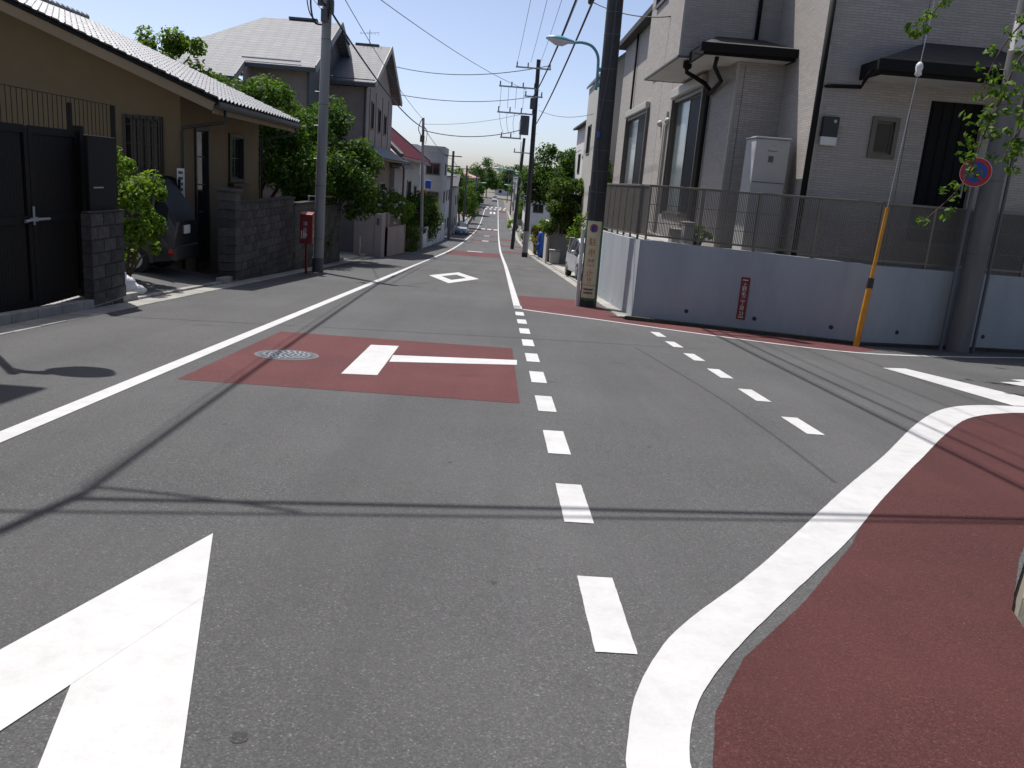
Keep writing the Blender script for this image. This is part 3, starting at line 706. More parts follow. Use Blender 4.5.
# ---------------------------------------------------------------- car
def car(name, label, origin, yaw, paint_m, L=4.2, Wd=1.69, Hh=1.5, kind='hatch', group=None, zk=1):
    """nose towards local -y, ground at local z=0; stations from nose to tail"""
    root = thing(name, label, 'car', (0,0,0), group)
    hw = Wd/2
    if kind == 'van':
        st = [(0,.30,.62,.72,.62),(.08,.22,.70,.86,.78),(.55,.20,.80,1.0,.9),(.95,.19,.84,1.06,.94),(1.9,.19,.9,1.5,.97),(2.6,.19,.92,Hh,.98),(3.3,.2,.93,Hh,.98),(L-.45,.22,.94,Hh-.05,.96),(L-.12,.26,.92,1.12,.92),(L,.36,.80,.9,.84)]
    else:
        st = [(0,.32,.52,.62,.66),(.07,.24,.60,.72,.84),(.5,.2,.72,.86,.93),(1.05,.19,.80,.97,.97),(1.75,.19,.86,1.36,.99),(2.2,.19,.88,Hh,1),(3.0,.19,.9,Hh-.01,1),(L-.55,.21,.92,Hh-.16,.98),(L-.15,.25,.92,1.0,.94),(L,.34,.78,.86,.86)]
    st = [(a,b,c*zk,d*zk,e) for a,b,c,d,e in st]; ring = []; V = []
    for (y,zb,zbelt,zt,k) in st:
        w = hw*k; cab = zt > zbelt+.25; tw = w*.76 if cab else w*.86
        half = [(w*.80,zb),(w*.97,zb+.06),(w*1.0,(zb+zbelt)/2),(w*.965,zbelt),((w*.965+tw)/2+.02,(zbelt+zt)/2+(.03 if cab else .0)),(tw,zt-.05*(cab)),(tw*.55,zt+.0),(0,zt+.015)]
        V.append([(x,y-L/2,z) for x,z in half]+[(-x,y-L/2,z) for x,z in half[-2::-1]])
    n = len(V[0]); mb = MB(); flat = [p for r_ in V for p in r_]
    body_f = []; glass_f = []
    for j in range(len(V)-1):
        for i in range(n-1):
            q = (j*n+i, j*n+i+1, (j+1)*n+i+1, (j+1)*n+i)
            cabj = min(st[j][3]-st[j][2], st[j+1][3]-st[j+1][2]); mx = max(st[j][3]-st[j][2], st[j+1][3]-st[j+1][2])
            side = i in (3,4,n-6,n-5)
            top = i in (5,6,n-8,n-7)
            zs = [flat[k][2] for k in q]
            slope = top and max(zs)-min(zs) > .22
            if (side and mx > .3 and cabj > .1) or slope: glass_f.append(q)
            else: body_f.append(q)
        body_f.append((j*n+n-1, j*n, (j+1)*n, (j+1)*n+n-1))
    body_f += [tuple(range(n)), tuple(range((len(V)-1)*n+n-1,(len(V)-1)*n-1,-1))]
    body = MB().add(flat, body_f).build('body', paint_m, root, smooth='auto')
    MB().add(flat, glass_f).build('windows', mt['glass_dark'] if paint_m is mt['cardark'] else mt['glass'], root, smooth='auto')
    for j in (4,6):
        for s in (-1,1):
            a = V[j][3]; b_ = V[j][5]; MB().bar((s*(a[0]+.012),a[1],a[2]),(s*(b_[0]+.012),b_[1]+.05,b_[2]),.05,.06,(s,0,0)).build('pillar', paint_m, root)
    for s in (-1,1):
        for yy in (-L/2+.78, L/2-.78):
            c = (s*(hw-.1), yy, .3)
            t = MB().cyl((c[0]-s*.12,yy,.3),(c[0]+s*.09,yy,.3),.3,None,20).build('tyre', mt['rubber'], None, bevel=.03)
            t.name = 'wheel'; t.parent = root
            r_ = MB().cyl((c[0]+s*.06,yy,.3),(c[0]+s*.1,yy,.3),.2,.17,14).build('rim', mt['rim'], t)
        y0 = -L/2; mb = MB(); mb.ball((s*hw*.70,y0+.16,st[1][2]-.0),.2,.12,.09,10,6); mb.build('headlight', mt['lampglass'], root, smooth=True)
        tz = .5 if kind == 'van' else .82; mb = MB(); mb.ball((s*hw*.80,L/2-.08,tz),.1,.07,.09,8,6); mb.build('tail_light', mt['taillamp'], root, smooth=True)
        mb = MB(); mb.ball((s*(hw+.07),-L/2+1.35,.98),.09,.06,.07,8,6); mb.cyl((s*(hw-.06),-L/2+1.37,.93),(s*(hw+.05),-L/2+1.36,.96),.02,None,6); mb.build('mirror', paint_m, root, smooth=True)
    mb = MB(); mb.box(-hw*.45,hw*.45,-L/2-.012,-L/2+.05,.44,.54); mb.box(-hw*.6,hw*.6,-L/2-.006,-L/2+.06,.29,.38); mb.build('grille', mt['black'], root)
    MB().box(-.165,.165,-L/2-.03,-L/2-.015,.36,.53).build('number_plate', mt['plate'], root)
    MB().box(-.165,.165,L/2+.004,L/2+.02,.62*zk*(1.12 if zk > 1 else 1),.62*zk*(1.12 if zk > 1 else 1)+.17).build('number_plate', mt['plate'], root)
    mb = MB(); mb.box(-hw*.86,hw*.86,L/2-.2,L/2+.03,.3,.5*zk); mb.build('bumper', paint_m, root, bevel=.04)
    root.location = origin; root.rotation_euler = (0,0,yaw) if not isinstance(yaw,(tuple,list)) else yaw
    return root
# ================================================================== LEFT SIDE
# ---- dark double gate
gate = thing('gate', 'tall black double metal gate with a silver latch, at the left edge', 'gate', (-6.15,11.2,gz(11.2)))
gx = -6.16
slat = MB().box(-.012,.012,-.034,.034,0,2.18).mesh('slat')
def leaf(y0, y1):
    zb = -.60; zt = 1.76; mb = MB()
    mb.box(gx-.03,gx+.03,y0,y0+.09,zb,zt); mb.box(gx-.03,gx+.03,y1-.09,y1,zb,zt)
    for z in (zb,zt-.09,(zb+zt)/2-.06): mb.box(gx-.027,gx+.027,y0+.09,y1-.09,z,z+.1)
    f = mb.build('leaf_frame', mt['blackgate'], gate)
    y = y0+.12
    while y < y1-.11:
        o = piece('slat', slat, mt['blackgate'], f, (gx,y,zb+.08)); y += .073
    mb = MB(); mb.box(gx-.024,gx-.016,y0+.09,y1-.09,zb+.1,zt-.09); mb.build('backing_sheet', mt['black'], f)
leaf(9.92,11.24); leaf(11.26,12.56)
mb = MB(); mb.box(gx+.03,gx+.075,11.19,11.31,.545,.60); mb.cyl((gx+.06,11.27,.57),(gx+.06,11.62,.565),.018,None,8); mb.cyl((gx+.06,11.2,.57),(gx+.06,11.02,.555),.02,None,8); mb.cyl((gx+.05,11.25,.50),(gx+.05,11.25,.74),.016,None,8)
mb.build('latch', mt['galv'], gate)
MB().box(gx-.06,gx+.06,12.57,12.68,-.9,1.84).build('gate_post', mt['blackgate'], gate)
MB().box(gx-.06,gx+.06,9.8,9.91,-.8,1.84).build('gate_post', mt['blackgate'], gate)
MB().box(gx-.04,gx+.04,9.91,12.57,-.74,-.64).build('threshold', mt['concrete'], gate)
# ---- block pillar
pil = thing('gate_pillar', 'dark concrete block pillar with a flat board above, right of the black gate', 'pillar', (-5.95,12.6,gz(12.6)))
def blocks(parent, x0, x1, y0, y1, zf, zt, bl=.39, bh=.19, dep=.02, core=True, mat='block'):
    """courses of split-face blocks on the street side of a wall running along y"""
    if core:
        m = MB(); m.hexa([(x0,y0+.01,zf(y0)-.2),(x1-dep,y0+.01,zf(y0)-.2),(x1-dep,y1-.01,zf(y1)-.2),(x0,y1-.01,zf(y1)-.2),(x0,y0+.01,zt-.01),(x1-dep,y0+.01,zt-.01),(x1-dep,y1-.01,zt-.01),(x0,y1-.01,zt-.01)]); m.build('mortar_core', mt['mortar'], parent)
    me = []
    for k in range(5):
        b = MB(); hx = (x1-x0)/2+.006; n1, n2 = 3, 2; vs = []
        b.box(-hx,hx-.018,-bl/2+.006,bl/2-.006,-bh/2+.006,bh/2-.006)
        g = [[(hx-.012+(.0 if a in (0,n1) or c in (0,n2) else random.uniform(.004,.022)), -bl/2+.012+(bl-.024)*a/n1, -bh/2+.012+(bh-.024)*c/n2) for a in range(n1+1)] for c in range(n2+1)]
        vs = [p for r_ in g for p in r_]; b.add(vs, [(c*(n1+1)+a, c*(n1+1)+a+1, (c+1)*(n1+1)+a+1, (c+1)*(n1+1)+a) for c in range(n2) for a in range(n1)])
        me.append(b.mesh('block'))
    z = zt-bh/2; row = 0; cnt = 0
    while z > min(zf(y0), zf(y1)):
        y = y0+(bl/2 if row % 2 == 0 else 0)
        while y < y1+.01:
            a, c = max(y-bl/2,y0), min(y+bl/2,y1)
            if c-a > .06 and z+bh/2 > zf((a+c)/2)+.02:
                sc = (c-a)/bl
                piece('block', random.choice(me), mt[mat], parent, ((x0+x1)/2,(a+c)/2,z), (0,0,0), (1,sc,1)); cnt += 1
            y += bl
        z -= bh; row += 1
    return cnt
blocks(pil, -5.90, -5.76, 12.08, 13.16, lambda y: gz(y), .64)
mb = MB(); mb.box(-5.93,-5.87,12.3,13.2,.645,1.72); mb.build('board', mt['blackgate'], pil, bevel=.01)
mb = MB(); mb.box(-5.868,-5.86,12.42,12.72,.98,1.0); mb.build('letter_slot', mt['galv'], pil)
mb = MB(); mb.box(-5.90,-5.755,12.09,13.15,.64,.66); mb.build('cap', mt['mortar'], pil)
# ---- thin wire fence behind the gate
wf = thing('wire_fence', 'thin dark wire fence standing above and behind the black gate', 'fence', (-6.75,13,gz(13)))
mb = MB(); y = 9.6
while y < 15.1:
    mb.cyl((-6.75,y,.2),(-6.75,y,2.28),.006,None,5); y += .135
for z in (2.28,1.7,1.0): mb.cyl((-6.75,9.55,z),(-6.75,15.1,z),.007,None,5)
mb.build('wires', mt['blackgate'], wf)
for y in (9.6,13.6): MB().box(-6.78,-6.72,y-.03,y+.03,-.8,2.2).build('post', mt['blackgate'], wf)
MB().box(-6.78,-6.72,15.07,15.13,-.9,2.28).build('post', mt['blackgate'], wf)

# ---- ochre house with tiled roof
h1 = thing('ochre_house', 'ochre stucco bungalow with silver tiled roof behind the black gate', 'house', (-10,21.9,gz(20)))
GY, SXW = 18.9, -7.0; zfl = gz(19)-.3
mb = MB(); holewall(mb,'y',GY,-17,SXW,zfl,2.6,[(-8.21,-7.42,1.14,2.27)],.12,1)
mb.quad((-17,GY,2.6),(SXW,GY,2.6),(SXW,GY,2.95),(-12,GY,4.85),(-17,GY,2.95)); mb.build('wall', mt['stucco'], h1)
mb = MB(); holewall(mb,'x',SXW,GY,24.9,zfl,2.96,[(19.75,20.6,-1.0,2.17),(22.2,23.35,1.0,2.13)],.12,-1); mb.build('wall', mt['stucco'], h1)
MB().box(-16.9,-7.14,19.05,24.9,zfl,2.4).build('inner_core', mt['black'], h1)
wnd = window(h1,'y',GY,-8.21,-7.42,1.14,2.27,1,mt['wood'],mt['glass'],2,.05,.07)
mb = MB()
for i in range(6): mb.box(-8.17+i*.146,-8.15+i*.146,GY-.075,GY-.055,1.12,2.3)
for z in (1.3,1.7,2.1): mb.box(-8.2,-7.43,GY-.07,GY-.058,z,z+.02)
mb.build('window_bars', mt['wood'], h1)
d = window(h1,'x',SXW,19.75,20.6,-1.0,2.17,-1,mt['wood'],mt['glass'],1,.04,.08,'door',rails=4)
window(h1,'x',SXW,22.2,23.35,1.0,2.13,-1,mt['wood'],mt['glass'],2,.05,.09,rails=1)
mb = MB(); mb.box(SXW,SXW+.16,22.1,23.45,.86,.93); mb.build('window_sill', mt['wood'], h1)
# roof: plane z = 2.72 + .46*(-6.05 - x)
sl_ = .385; XE, ZE = -6.05, 2.74; Y0, Y1 = 18.2, 25.5
def rz(x): return ZE+sl_*(XE-x)
mb = MB(); mb.prism([(XE,Y0,ZE),(-12,Y0,rz(-12)),(-17.95,Y0,ZE),(-17.95,Y0,ZE-.07),(-12,Y0,rz(-12)-.07),(XE,Y0,ZE-.07)],(0,Y1-Y0,0)); roof1 = mb.build('roof', mt['fasc'], h1)
mb = MB(); mb.prism([(XE+.02,Y0+.03,ZE-.08),(-12,Y0+.03,rz(-12)-.08),(-17.9,Y0+.03,ZE-.08),(-17.9,Y0+.03,ZE-.27),(-12,Y0+.03,rz(-12)-.3),(XE-.05,Y0+.03,ZE-.25)],(0,.05,0)); mb.build('bargeboard', mt['soffit'], h1)
mb = MB(); mb.prism([(XE-.02,Y0+.09,ZE-.09),(-12,Y0+.09,rz(-12)-.09),(-12,Y0+.09,rz(-12)-.13),(XE-.02,Y0+.09,ZE-.13)],(0,Y1-Y0-.2,0)); mb.build('soffit', mt['soffit'], h1)
MB().box(XE-.06,XE-.02,Y0+.09,Y1-.1,ZE-.3,ZE-.1).build('fascia', mt['soffit'], h1)
# gutter and downpipes
mb = MB(); mb.prism([(XE+.0,Y0-.02,ZE-.16),(XE+.02,Y0-.02,ZE-.20),(XE+.1,Y0-.02,ZE-.20),(XE+.13,Y0-.02,ZE-.14),(XE+.13,Y0-.02,ZE-.06),(XE+.11,Y0-.02,ZE-.06),(XE+.1,Y0-.02,ZE-.13),(XE+.02,Y0-.02,ZE-.15)],(0,Y1-Y0,0)); mb.build('gutter', mt['black'], h1)
mb = MB(); mb.tube([(XE+.06,18.75,ZE-.19),(XE+.06,18.75,ZE-.42),(XE-.0,18.76,ZE-.46),(SXW+.08,18.84,ZE-.62),(SXW+.05,18.84,ZE-.72),(SXW+.05,18.84,-1.1)],.035,8); mb.build('downpipe', mt['black'], h1, smooth=True)
mb = MB(); mb.tube([(XE+.06,25.1,ZE-.19),(XE+.06,25.1,ZE-.36),(SXW+.06,25.0,ZE-.6),(SXW+.06,25.0,-1.2)],.035,8); mb.build('downpipe', mt['black'], h1, smooth=True)
# pantiles
an = math.atan(sl_); TW, TL = .268, .285
def tilemesh():
    b = MB(); n = 7
    prof = [(-TW/2+TW*i/(n-1)*1.06, .030*math.cos(2*math.pi*i/(n-1)*1.0)+.012*(i/(n-1))) for i in range(n)]
    lo = [(0,y,z) for y,z in prof]; hi = [(-TL-.02,y,z-.022) for y,z in prof]; lo2 = [(0,y,z-.02) for y,z in prof]
    b.add(lo+hi+lo2, [(i,i+1,n+i+1,n+i) for i in range(n-1)]+[(i+1,i,2*n+i,2*n+i+1) for i in range(n-1)])
    return b.mesh('tile')
tm = tilemesh(); rows = int((6.05/math.cos(an))/TL); cols = int((Y1-Y0)/TW)
rest = MB(); tv = [v.co.copy() for v in tm.vertices]; tf = [tuple(p.vertices) for p in tm.polygons]
for c in range(cols):
    for r_ in range(rows):
        x = XE+.08-r_*TL*math.cos(an); p = Vector((x, Y0+.13+c*TW, rz(x)+.045)); ang = an
        p.z += random.uniform(-.004,.004)
        if c*rows+r_ < 298: piece('tile', tm, mt['tile'], roof1, p, (0,an,0))
        else:
            Rm = Matrix.Rotation(an,3,'Y'); rest.add([Rm@v+p for v in tv], tf)
rm = bpy.data.meshes.new('tiles'); rm.from_pydata(rest.v,[],rest.f); link('tiles', rm, mt['tile'], roof1, kind='stuff')
mb = MB()
for i in range(cols): mb.ball((-12,Y0+.14+i*TW,rz(-12)+.08),.13,.15,.1,8,5)
mb.build('ridge_tiles', mt['tile'], roof1, kind='stuff')
# vertical notice on the corner
nt = MB().box(SXW-.06,SXW+.1,GY-.10,GY-.085,.62,1.26).build('notice_plate', mt['swhite'], None, label='narrow white notice fixed to the ochre house corner above the dark car', cat='sign')
mb = MB()
for i in range(5): mb.box(SXW-.03,SXW+.07,GY-.106,GY-.103,1.14-i*.12,1.2-i*.12)
mb.build('print_marks', mt['grey_dark'], nt, kind='stuff')

# ---- parked dark car, tail to the street
car('parked_car', 'dark charcoal hatchback parked tail out beside the ochre house, behind the shrub', (-8.33,17.72,gz(17.7)+.18), (0,0,R(-90)), mt['cardark'], 3.7, 1.56, 1.62, 'van', zk=1.22)
# ---- shrub and refuse bag
shrub('shrub', 'bright yellow green leafy shrub beside the dark block pillar', (-6.72,15.35,gz(15.3)+.18), (.7,.85,1.15), 4300, mt['leaf_light'], .105, 46, cl=.22)
bag = thing('refuse_bag', 'white tied plastic refuse bag on the ground behind the block pillar', 'bag', (-6.1,13.85,gz(13.85)+.05))
mb = MB(); mb.ball((-6.2,13.74,gz(13.85)+.27),.19,.19,.25,18,12,.4); mb.ball((-6.11,13.86,gz(13.85)+.18),.2,.19,.18,16,10,.45); mb.ball((-6.0,13.99,gz(13.85)+.12),.18,.16,.1,14,9,.5); mb.build('sack', mt['bag'], bag, smooth=True)
mb = MB(); mb.lathe((-6.21,13.74,gz(13.85)+.49),[(.07,0),(.03,.05),(.035,.07),(.09,.13)],9); mb.build('knot', mt['bag'], bag, smooth=True)

# ---- block gate post and block wall
pst = thing('block_post', 'rough dark stone block post with a cap at the driveway edge', 'post', (-5.9,18.7,gz(18.7)))
bm_ = []
for k in range(4):
    b = MB(); b.box(-.19,.19,-.19,.19,-.092,.092)
    for v in range(len(b.v)): b.v[v] = tuple(c+random.uniform(-.008,.008) for c in b.v[v])
    bm_.append(b.mesh('stone'))
z = gz(18.7)+.05
while z < .84: piece('stone', random.choice(bm_), mt['block'], pst, (-5.9,18.72,z+.095),(0,0,random.choice((0,R(90),R(180))))); z += .192
MB().box(-6.14,-5.66,18.48,18.96,z+.0,z+.06).build('cap', mt['block'], pst, bevel=.012)
bw = thing('block_wall', 'long dark rough concrete block garden wall behind the left utility pole', 'wall', (-5.75,25,gz(25)))
zk = lambda y: gz(y)+.12
tot = blocks(bw,-5.95,-5.75,18.98,24.1,zk,.60)+blocks(bw,-5.95,-5.75,24.12,27.9,zk,.42)+blocks(bw,-5.95,-5.75,27.92,31.3,zk,.22)
for a, b, z in ((18.98,24.1,.6),(24.12,27.9,.42),(27.92,31.3,.22)): MB().box(-5.98,-5.72,a,b,z,z+.045).build('coping', mt['mortar'], bw)
pf = thing('pipe_rail', 'thin pale pipe rail along the top of the dark block wall', 'rail', (-5.85,29,.2))
mb = MB(); mb.cyl((-5.85,26.2,.62),(-5.85,31.2,.5),.022,None,8); mb.build('pipe', mt['galv'], pf)
for y in (26.3,28.7,31.1): MB().cyl((-5.85,y,.2),(-5.85,y,.62-.024*(y-26.2)),.018,None,8).build('post', mt['galv'], pf)
# ---- fire extinguisher box
fb = thing('extinguisher_box', 'red street fire extinguisher box on a red post by the utility pole', 'box', (-5.2,23.1,gz(23.1)))
MB().cyl((-5.2,23.2,gz(23.1)-.02),(-5.2,23.2,-.5),.035,None,10).build('post', mt['firered'], fb)
mb = MB(); mb.prism([(-5.02,23.06,-.55),(-5.02,23.34,-.55),(-5.02,23.34,.30),(-5.02,23.06,.24)],(-.34,0,0)); bx = mb.build('case', mt['firered'], fb, bevel=.012)
lettering('lettering', [('消',.12,-.02,.15),('火',.12,-.02,.0),('器',.12,-.02,-.15)], mt['swhite'], fb, lambda x,y: (-5.19+x,23.055,-.16+y))
mb = MB()
for i in range(3): mb.box(-5.32+i*.05,-5.30+i*.05,23.052,23.056,-.42,-.2)
mb.build('fine_print', mt['swhite'], fb, kind='stuff')
lettering('lettering', [('消',.11,0,.13),('火',.11,0,.0),('器',.11,0,-.13)], mt['swhite'], fb, lambda x,y: (-5.015,23.2+x,-.2+y))

# ---- utility poles
def step_bolts(mb, x, y, z0, z1, r):
    z = z0; k = 0
    while z < z1:
        s = 1 if k % 2 else -1; mb.cyl((x+s*r*.9,y,z),(x+s*(r+.12),y,z),.008,None,5); z += .45; k += 1
def utility_pole(name, label, x, y, h, r0, r1, mat, lean=(0,0), bands=(), bolts=True):
    t = thing(name, label, 'utility pole', (x,y,gz(y)), 'utility poles along the street')
    MB().cyl((x,y,gz(y)-.3),(x+lean[0],y+lean[1],gz(y)+h),r0,r1,24).build('shaft', mat, t, smooth='auto')
    if bands:
        for zb in bands:
            k = (zb-gz(y))/h; c = (x+lean[0]*k,y+lean[1]*k); rr = r0+(r1-r0)*k
            MB().cyl((c[0],c[1],zb),(c[0],c[1],zb+.014),rr+.004,None,20).build('band', mt['grey_dark'], t)
    if bolts:
        mb = MB(); step_bolts(mb,x+lean[0]*.5,y+lean[1]*.5,gz(y)+3.2,gz(y)+h-.5,r0*.8); mb.build('step_bolts', mt['galv'], t, kind='stuff')
    return t
L1 = utility_pole('utility_pole', 'pale grey concrete utility pole in front of the block wall on the left', -5.12,24.34,8.6,.155,.12,mt['pole'],(.13,0),(-.5,1.0,3.2,4.9),True)
MB().cyl((-5.12,24.34,gz(24.34)-.1),(-5.115,24.34,gz(24.34)+.42),.162,.161,24).build('foot_sleeve', mt['grey_dark'], L1)
mb = MB()
for a, b, c in ((-.02,-.16,5.5),(.12,-.12,5.75),(-.16,.05,5.95)): mb.box(-5.02+a-.09,-5.02+a+.09,24.34+b-.09,24.34+b+.09,c-.18,c+.16)
mb.build('cable_box', mt['grey_dark'], L1, bevel=.02)
mb = MB()
mb.tube(spline([(-5.1,24.15,5.25),(-5.3,24.1,5.3),(-5.38,24.0,5.7),(-5.33,23.9,6.2),(-5.2,23.9,6.5)],5),.024,6)
mb.tube(spline([(-5.2,24.15,5.3),(-5.42,24.1,5.5),(-5.5,24.0,6.0),(-5.46,23.9,6.6)],5),.016,6)
mb.tube(spline([(-4.95,24.2,5.4),(-4.9,24.05,5.8),(-4.97,24.0,6.2)],5),.02,6)
mb.build('cable_loops', mt['wire'], L1, smooth=True)
mb = MB(); mb.bar((-5.8,24.34,6.6),(-4.2,24.34,6.6),.08,.08); mb.build('crossarm', mt['galv'], L1)
for dx in (-.7,-.3,.3,.7): MB().lathe((-5.01+dx,24.34,6.64),[(.03,0),(.05,.03),(.03,.06),(.05,.1),(.03,.14)],8).build('insulator', mt['swhite'], L1)

# ---- traffic mirror on its post (its shadow lies on the road) and the neighbour house, both just outside the frame
tmr = thing('traffic_mirror', 'round convex traffic mirror on an orange post at the left kerb', 'traffic mirror', (-5.38,8.72,gz(8.72)))
zb = gz(8.72)
MB().cyl((-5.38,8.72,zb-.1),(-5.38,8.72,zb+4.25),.045,None,12).build('post', mt['mirror_back'], tmr)
mu, mn_ = Vector((1,.0,0)), Vector((.1,-.9,-.42)).normalized(); mc = Vector((-4.90,8.98,zb+4.12))
mb = MB(); mb.tube([(-5.38,8.72,zb+4.1),(-5.2,8.86,zb+4.1),mc-mn_*.05],.025,8); mb.build('arm', mt['mirror_back'], tmr)
mb = MB(); mb.cyl(mc-mn_*.12,mc+mn_*.04,.24,.31,28); mb.build('mirror_back', mt['mirror_back'], tmr, smooth='auto')
mb = MB(); mb.cyl(mc+mn_*.041,mc+mn_*.06,.295,.15,28); mb.build('mirror_face', M('mirror_silver',(.8,.8,.8),.05,metal=1), tmr, smooth=True)
mb = MB(); mb.tube([(-5.38,8.72,zb+3.55),(-5.1,8.6,zb+3.6)],.022,8); mb.box(-5.2,-4.92,8.53,8.61,zb+3.45,zb+3.6); mb.build('sign_bracket', mt['galv'], tmr)
nh = thing('cream_house', 'two storey cream house at the left kerb, beside the black gate', 'house', (-10,3,gz(3)))
mb = MB(); holewall(mb,'x',-6.35,-10,8.8,gz(-10)-1.2,6.8,[(1.0,2.7,.9,2.2),(5,6.7,.9,2.2),(1.0,2.7,3.8,5.1),(5,6.7,3.8,5.1)],.12,-1)
mb.quad((-16,8.8,-1.2),(-6.35,8.8,-1.2),(-6.35,8.8,6.8),(-16,8.8,6.8)); mb.build('wall', mt['pale_wall'], nh)
MB().box(-15.9,-6.5,-10,8.7,-1,6).build('inner_core', mt['black'], nh)
for a in (1.0,5.0):
    for z in (.9,3.8): window(nh,'x',-6.35,a,a+1.7,z,z+1.3,-1,mt['frame_pale'],mt['glass'],2)
hip_roof(nh,-16.6,-5.78,-10.5,9.42,6.95,9.4,4.5,mt['slate'],.16)
# ================================================================== RIGHT CORNER HOUSE
# ---- retaining wall
WP = [(2.93,24.2,.38),(2.95,17.62,.56),(2.95,17.0,.60),(6.87,14.98,.57),(9.1,15.55,.53),(11.2,15.95,.5),(16,17.0,.45)]
rw = thing('retaining_wall', 'blue grey rendered retaining wall at the street corner under the mesh fence', 'wall', (2.95,17.0,gz(17)))
def wallseg(a, b, t, name='wall_face', dz=0, lo=-.35, mat='bluewall'):
    a_, b_ = Vector(a[:2]), Vector(b[:2]); d = (b_-a_).normalized(); n = Vector((-d.y, d.x))*t
    z = [gz(a[1])+lo, gz(b[1])+lo]
    mb = MB(); mb.hexa([(a_.x,a_.y,z[0]),(b_.x,b_.y,z[1]),(b_.x+n.x,b_.y+n.y,z[1]),(a_.x+n.x,a_.y+n.y,z[0]),(a_.x,a_.y,a[2]+dz),(b_.x,b_.y,b[2]+dz),(b_.x+n.x,b_.y+n.y,b[2]+dz),(a_.x+n.x,a_.y+n.y,a[2]+dz)])
    return mb.build(name, mt[mat], rw)
wallseg(WP[0],(2.942,20.35,.48),.2); wallseg((2.942,20.36,.48),WP[1],.2)
wallseg((2.93,17.63,.56),(2.93,17.0,.602),.2,'corner_pilaster',.002)
wallseg(WP[2],WP[3],.2); wallseg(WP[3],WP[4],.2); wallseg(WP[4],WP[5],.2); wallseg(WP[5],WP[6],.2)
def onfront(a, b, t, z, o):      # point at fraction t between a and b, o metres in front of the face
    a_, b_ = Vector(a[:2]), Vector(b[:2]); d = (b_-a_).normalized(); n = Vector((d.y,-d.x)); p = a_.lerp(b_,t)+n*o
    return Vector((p.x,p.y,z))
for seg, tt in ((2,(.25,.555,.875)),(3,(.33,)),(4,(.2,.8))):
    for t in tt:
        a, b = WP[seg], WP[seg+1]; y = a[1]+(b[1]-a[1])*t; z = gz(y)+.27
        p = onfront(a,b,t,z,.003); q = onfront(a,b,t,z,-.03)
        MB().cyl(q,p,.042,None,14).build('weep_hole', mt['black'], rw)
for t in (.35,.62,.9):
    p = onfront(WP[0],WP[1],t,gz(20)+.1,.003); MB().cyl(p+Vector((.03,0,0)),p,.03,None,10).build('weep_hole', mt['black'], rw)
# red town-block plate
ap = thing('address_plate', 'narrow red address plate with white characters on the blue grey wall', 'sign', tuple(onfront(WP[2],WP[3],.473,-.35,.01)))
d2 = (Vector(WP[3][:2])-Vector(WP[2][:2])).normalized(); nn = Vector((d2.y,-d2.x))
def plate_map(t, zc, o, seg=2):
    c = onfront(WP[seg],WP[seg+1],t,zc,o)
    return lambda x, y: (c.x+d2.x*x, c.y+d2.y*x, c.z+y)
def flatbox(f, x0, x1, y0, y1, th, n):
    mb = MB(); p = [Vector(f(*q)) for q in ((x0,y0),(x1,y0),(x1,y1),(x0,y1))]; o = Vector((n[0],n[1],0))*th
    return mb.hexa([v-o for v in p]+p)
PT = .495; PZ_ = -.32
f0 = plate_map(PT,PZ_,.012); flatbox(f0,-.085,.085,-.41,.41,.011,nn).build('plate', mt['redplate'], ap)
f1 = plate_map(PT,PZ_,.015)
lettering('lettering', [(c,.095,0,.27-i*.092) for i, c in enumerate('上野毛二丁目')]+[('23',.09,0,-.29)], mt['swhite'], ap, f1)
mb = MB()
for i in range(2): mb.add([f1(*q) for q in ((-.05,-.355-i*.025),(.05,-.355-i*.025),(.05,-.345-i*.025),(-.05,-.345-i*.025))],[(0,1,2,3)])
mb.add([f1(*q) for q in ((-.05,.35),(.05,.35),(.05,.365),(-.05,.365))],[(0,1,2,3)]); mb.build('fine_print', mt['swhite'], ap, kind='stuff')

# ---- mesh fence on the wall
fn = thing('mesh_fence', 'brown metal mesh fence along the top of the blue grey wall', 'fence', (3.05,17.0,.6))
FP = [(3.03,24.1,.38),(3.05,17.1,.60),(6.9,15.1,.57),(9.1,15.67,.53),(11.2,16.07,.5),(16,17.12,.45)]
RT = 1.675
for i in range(len(FP)-1):
    a, b = FP[i], FP[i+1]; A = Vector((a[0],a[1],0)); B = Vector((b[0],b[1],0)); L = (B-A).length; n = max(1, round(L/(1.0 if i == 0 else 1.15)))
    MB().bar((a[0],a[1],RT),(b[0],b[1],RT),.05,.045).build('top_rail', mt['fence'], fn, bevel=.006)
    MB().bar((a[0],a[1],a[2]+.09),(b[0],b[1],b[2]+.09),.035,.035).build('bottom_rail', mt['fence'], fn)
    for k in range(n):
        t = k/n; p = A.lerp(B,t); z = a[2]+(b[2]-a[2])*t
        MB().box(p.x-.022,p.x+.022,p.y-.022,p.y+.022,z-.05,RT-.02).build('post', mt['fence'], fn)
    # fine upright bars
    mb = MB(); m = int(L/.032); d = (B-A).normalized()
    for k in range(m):
        p = A.lerp(B,(k+.5)/m); z = a[2]+(b[2]-a[2])*(k+.5)/m+.1
        mb.bar(p+Vector((0,0,z)),p+Vector((0,0,RT-.02)),.017,.013,tuple(d))
    for s_ in (.33,.66): mb.bar((a[0],a[1],a[2]+(RT-a[2])*s_),(b[0],b[1],b[2]+(RT-b[2])*s_),.008,.012)
    mb.build('mesh_infill', mt['mesh'], fn, kind='stuff')

